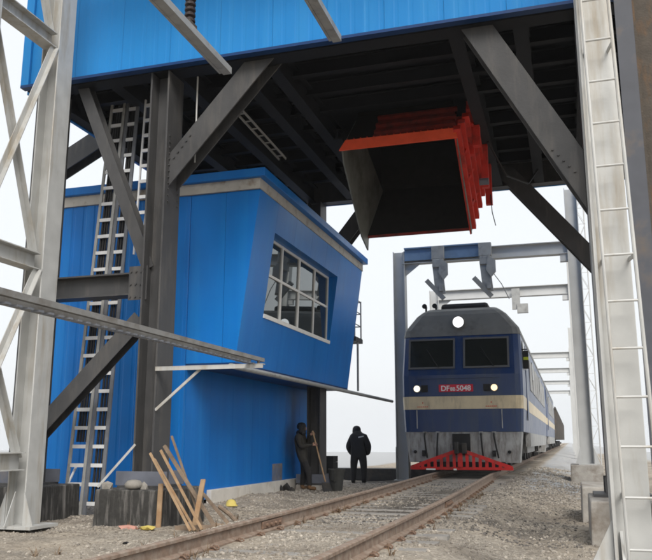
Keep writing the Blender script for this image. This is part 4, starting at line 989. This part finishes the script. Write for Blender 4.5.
def hand(J, E, wrist, key, pos, d, side, thumb):
    """palm, four fingers and a thumb; d: finger direction, side: across the palm"""
    d = Vector(d).normalized(); side = Vector(side).normalized(); up_ = d.cross(side)
    J[key+'p'] = (Vector(pos)+d*.05, (.032, .016)); E.append((wrist, key+'p'))
    for k, (off, ln) in enumerate(((-.027, .062), (-.009, .075), (.009, .07), (.027, .055))):
        a = Vector(pos)+d*.09+side*off
        J[f'{key}f{k}a'] = (a, .0095); J[f'{key}f{k}b'] = (a+d*ln*.5+up_*.012, .0085); J[f'{key}f{k}c'] = (a+d*ln*.75+up_*.045, .0075)
        E += [(key+'p', f'{key}f{k}a'), (f'{key}f{k}a', f'{key}f{k}b'), (f'{key}f{k}b', f'{key}f{k}c')]
    t0 = Vector(pos)+d*.035+side*thumb*.035
    J[key+'t'] = (t0, .011); J[key+'t2'] = (t0+d*.035+side*thumb*.022+up_*.012, .0095); E += [(key+'p', key+'t'), (key+'t', key+'t2')]

# worker leaning on the cabin wall, facing the track, both hands on the shovel
ox, oy = -3.52, 17.8; oz = GX_(ox, oy); PS = .92
def q(x, y, z): return Vector((ox+x*PS-.10*(z-.9)*(z < 1.3) - .04*(z >= 1.3), oy+y*PS, oz+z*PS))
J = {'pelvis': (q(0, 0, .84), (.175, .17)), 'waist': (q(-.01, 0, 1.0), (.165, .155)), 'chest': (q(0, 0, 1.22), (.18, .165)), 'neck': (q(.03, 0, 1.40), .07),
     'head': (q(.06, 0, 1.53), (.09, .095)), 'crown': (q(.045, 0, 1.61), .075), 'nose': (q(.165, 0, 1.52), .016), 'chin': (q(.12, 0, 1.455), .032)}
E = [('pelvis','waist'),('waist','chest'),('chest','neck'),('neck','head'),('head','crown'),('head','nose'),('head','chin')]
for n_, s in (('l', 1), ('r', -1)):
    J['ear'+n_] = (q(.045, s*.095, 1.53), .016); E.append(('head', 'ear'+n_))
    J['hip'+n_] = (q(.01, s*.09, .80), .105); J['knee'+n_] = (q(.17 if s < 0 else -.02, s*.11, .47), .085); J['ank'+n_] = (q(.16 if s < 0 else -.10, s*.11, .11), .06)
    J['heel'+n_] = (q(.14 if s < 0 else -.12, s*.11, .05), .052); J['toe'+n_] = (q(.34 if s < 0 else .08, s*.13, .045), .048)
    E += [('pelvis','hip'+n_),('hip'+n_,'knee'+n_),('knee'+n_,'ank'+n_),('ank'+n_,'heel'+n_),('heel'+n_,'toe'+n_)]
    J['sho'+n_] = (q(.0, s*.19, 1.33), .085); J['elb'+n_] = (q(.06 if s < 0 else .05, s*.24, 1.06), .062)
    E += [('chest','sho'+n_),('sho'+n_,'elb'+n_)]
hp_r = SH0.lerp(SH1, .72); hp_l = SH0.lerp(SH1, .96)
J['wrr'] = (hp_r + V(-.11, -.03, .0), .037); J['wrl'] = (hp_l + V(-.10, .04, -.05), .037); E += [('elbr','wrr'),('elbl','wrl')]
hand(J, E, 'wrr', 'hr', hp_r + V(-.10, -.035, 0), (1, .1, .05), (0, .2, 1), 1); hand(J, E, 'wrl', 'hl', hp_l + V(-.09, .035, -.04), (1, -.1, .2), (0, -.2, 1), 1)
def pick(c):
    z = (c.z-oz)/PS
    if z > 1.42 and z < 1.56 and c.x-ox > .10: return 2
    if (c-hp_r).length < .085 or (c-hp_l).length < .085: return 2
    if z < .115: return 3
    return 0 if z > .70 else 1
p1 = figure('person', 'worker in dark padded clothes leaning on the cabin wall with a shovel', J, E, ['jacket_olive', 'trousers', 'skin', 'boot'], pick)
MB().lathe([(.095, -.04), (.112, .0), (.108, .05), (.078, .10), (.02, .118)], q(.03, 0, 1.555), 18).obj('fur_hat', 'jacket', p1, smooth=True)
for s in (-1, 1): MB().lathe([(.03, -.13), (.055, -.06), (.05, .02), (.02, .05)], q(.04, s*.10, 1.52), 10).obj('ear_flap', 'jacket', p1, smooth=True)
MB().lathe([(.10, 0), (.125, .05), (.10, .11)], q(.02, 0, 1.36), 14).obj('collar', 'jacket', p1, smooth=True)

# worker standing, head bowed, hands in pockets, seen from behind
ox2, oy2 = -3.33, 22.3; oz2 = GX_(ox2, oy2)
def q2(x, y, z): return Vector((ox2+x, oy2+y, oz2+z))
J = {'pelvis': (q2(0, 0, .84), (.235, .19)), 'waist': (q2(0, .0, 1.05), (.225, .19)), 'chest': (q2(-.01, .02, 1.25), (.20, .18)), 'neck': (q2(-.05, .06, 1.42), .135),
     'head': (q2(-.08, .13, 1.54), (.10, .105)), 'crown': (q2(-.085, .12, 1.60), .075), 'nose': (q2(-.10, .235, 1.49), .016), 'chin': (q2(-.09, .19, 1.45), .035)}
E = [('pelvis','waist'),('waist','chest'),('chest','neck'),('neck','head'),('head','crown'),('head','nose'),('head','chin')]
for n_, s in (('l', -1), ('r', 1)):
    J['hip'+n_] = (q2(s*.12, 0, .80), .14); J['knee'+n_] = (q2(s*.15, .02, .48), .105); J['ank'+n_] = (q2(s*.155, -.01, .11), .072)
    J['heel'+n_] = (q2(s*.155, -.03, .055), .055); J['toe'+n_] = (q2(s*.18, .16, .045), .045)
    E += [('pelvis','hip'+n_),('hip'+n_,'knee'+n_),('knee'+n_,'ank'+n_),('ank'+n_,'heel'+n_),('heel'+n_,'toe'+n_)]
    J['sho'+n_] = (q2(s*.185, .02, 1.30), .125); J['elb'+n_] = (q2(s*.30, .0, 1.04), .10); J['wr'+n_] = (q2(s*.25, .13, .86), .07)
    E += [('chest','sho'+n_),('sho'+n_,'elb'+n_),('elb'+n_,'wr'+n_)]
    hand(J, E, 'wr'+n_, 'h'+n_, q2(s*.22, .17, .85), (-s*.9, .25, -.4), (0, 1, 0), 1)
def pick2(c):
    z = c.z-oz2
    if 1.42 < z < 1.57 and c.y-oy2 > .17: return 2
    if z < .10: return 3
    if .72 < z < .90 and c.y-oy2 > .14 and abs(c.x-ox2) > .12: return 2
    return 0 if z > .64 else 1
p2 = figure('person', 'worker in a black padded coat standing with bowed head beside the track', J, E, ['jacket', 'trousers', 'skin', 'boot_black'], pick2)
MB().lathe([(.125, -.13), (.128, -.05), (.118, .03), (.08, .09), (.02, .11)], q2(-.075, .10, 1.54), 18).obj('hood', 'jacket', p2, smooth=True)
MB().plate([q2(.05, -.20, 1.30), q2(.20, -.175, 1.33), q2(.20, -.17, 1.36), q2(.05, -.195, 1.335)], -.012).obj('reflective_strip', 'reflect', p2)

# ---------------------------------------------------------------- haze
HAZE = True
if HAZE:
    hz = MB().box(-400, 400, -60, 520, -14, 23.5).obj('haze', None); hz['kind'] = 'stuff'; hz['label'] = 'pale winter haze filling the air'; hz['category'] = 'haze'
    m = bpy.data.materials.new('haze'); m.use_nodes = True; n = m.node_tree; n.nodes.clear()
    o = n.nodes.new('ShaderNodeOutputMaterial'); v = n.nodes.new('ShaderNodeVolumePrincipled')
    v.inputs['Color'].default_value = (.95, .97, 1, 1); v.inputs['Density'].default_value = .0006; v.inputs['Anisotropy'].default_value = .2
    n.links.new(v.outputs[0], o.inputs['Volume']); hz.data.materials.append(m); hz.display_type = 'WIRE'
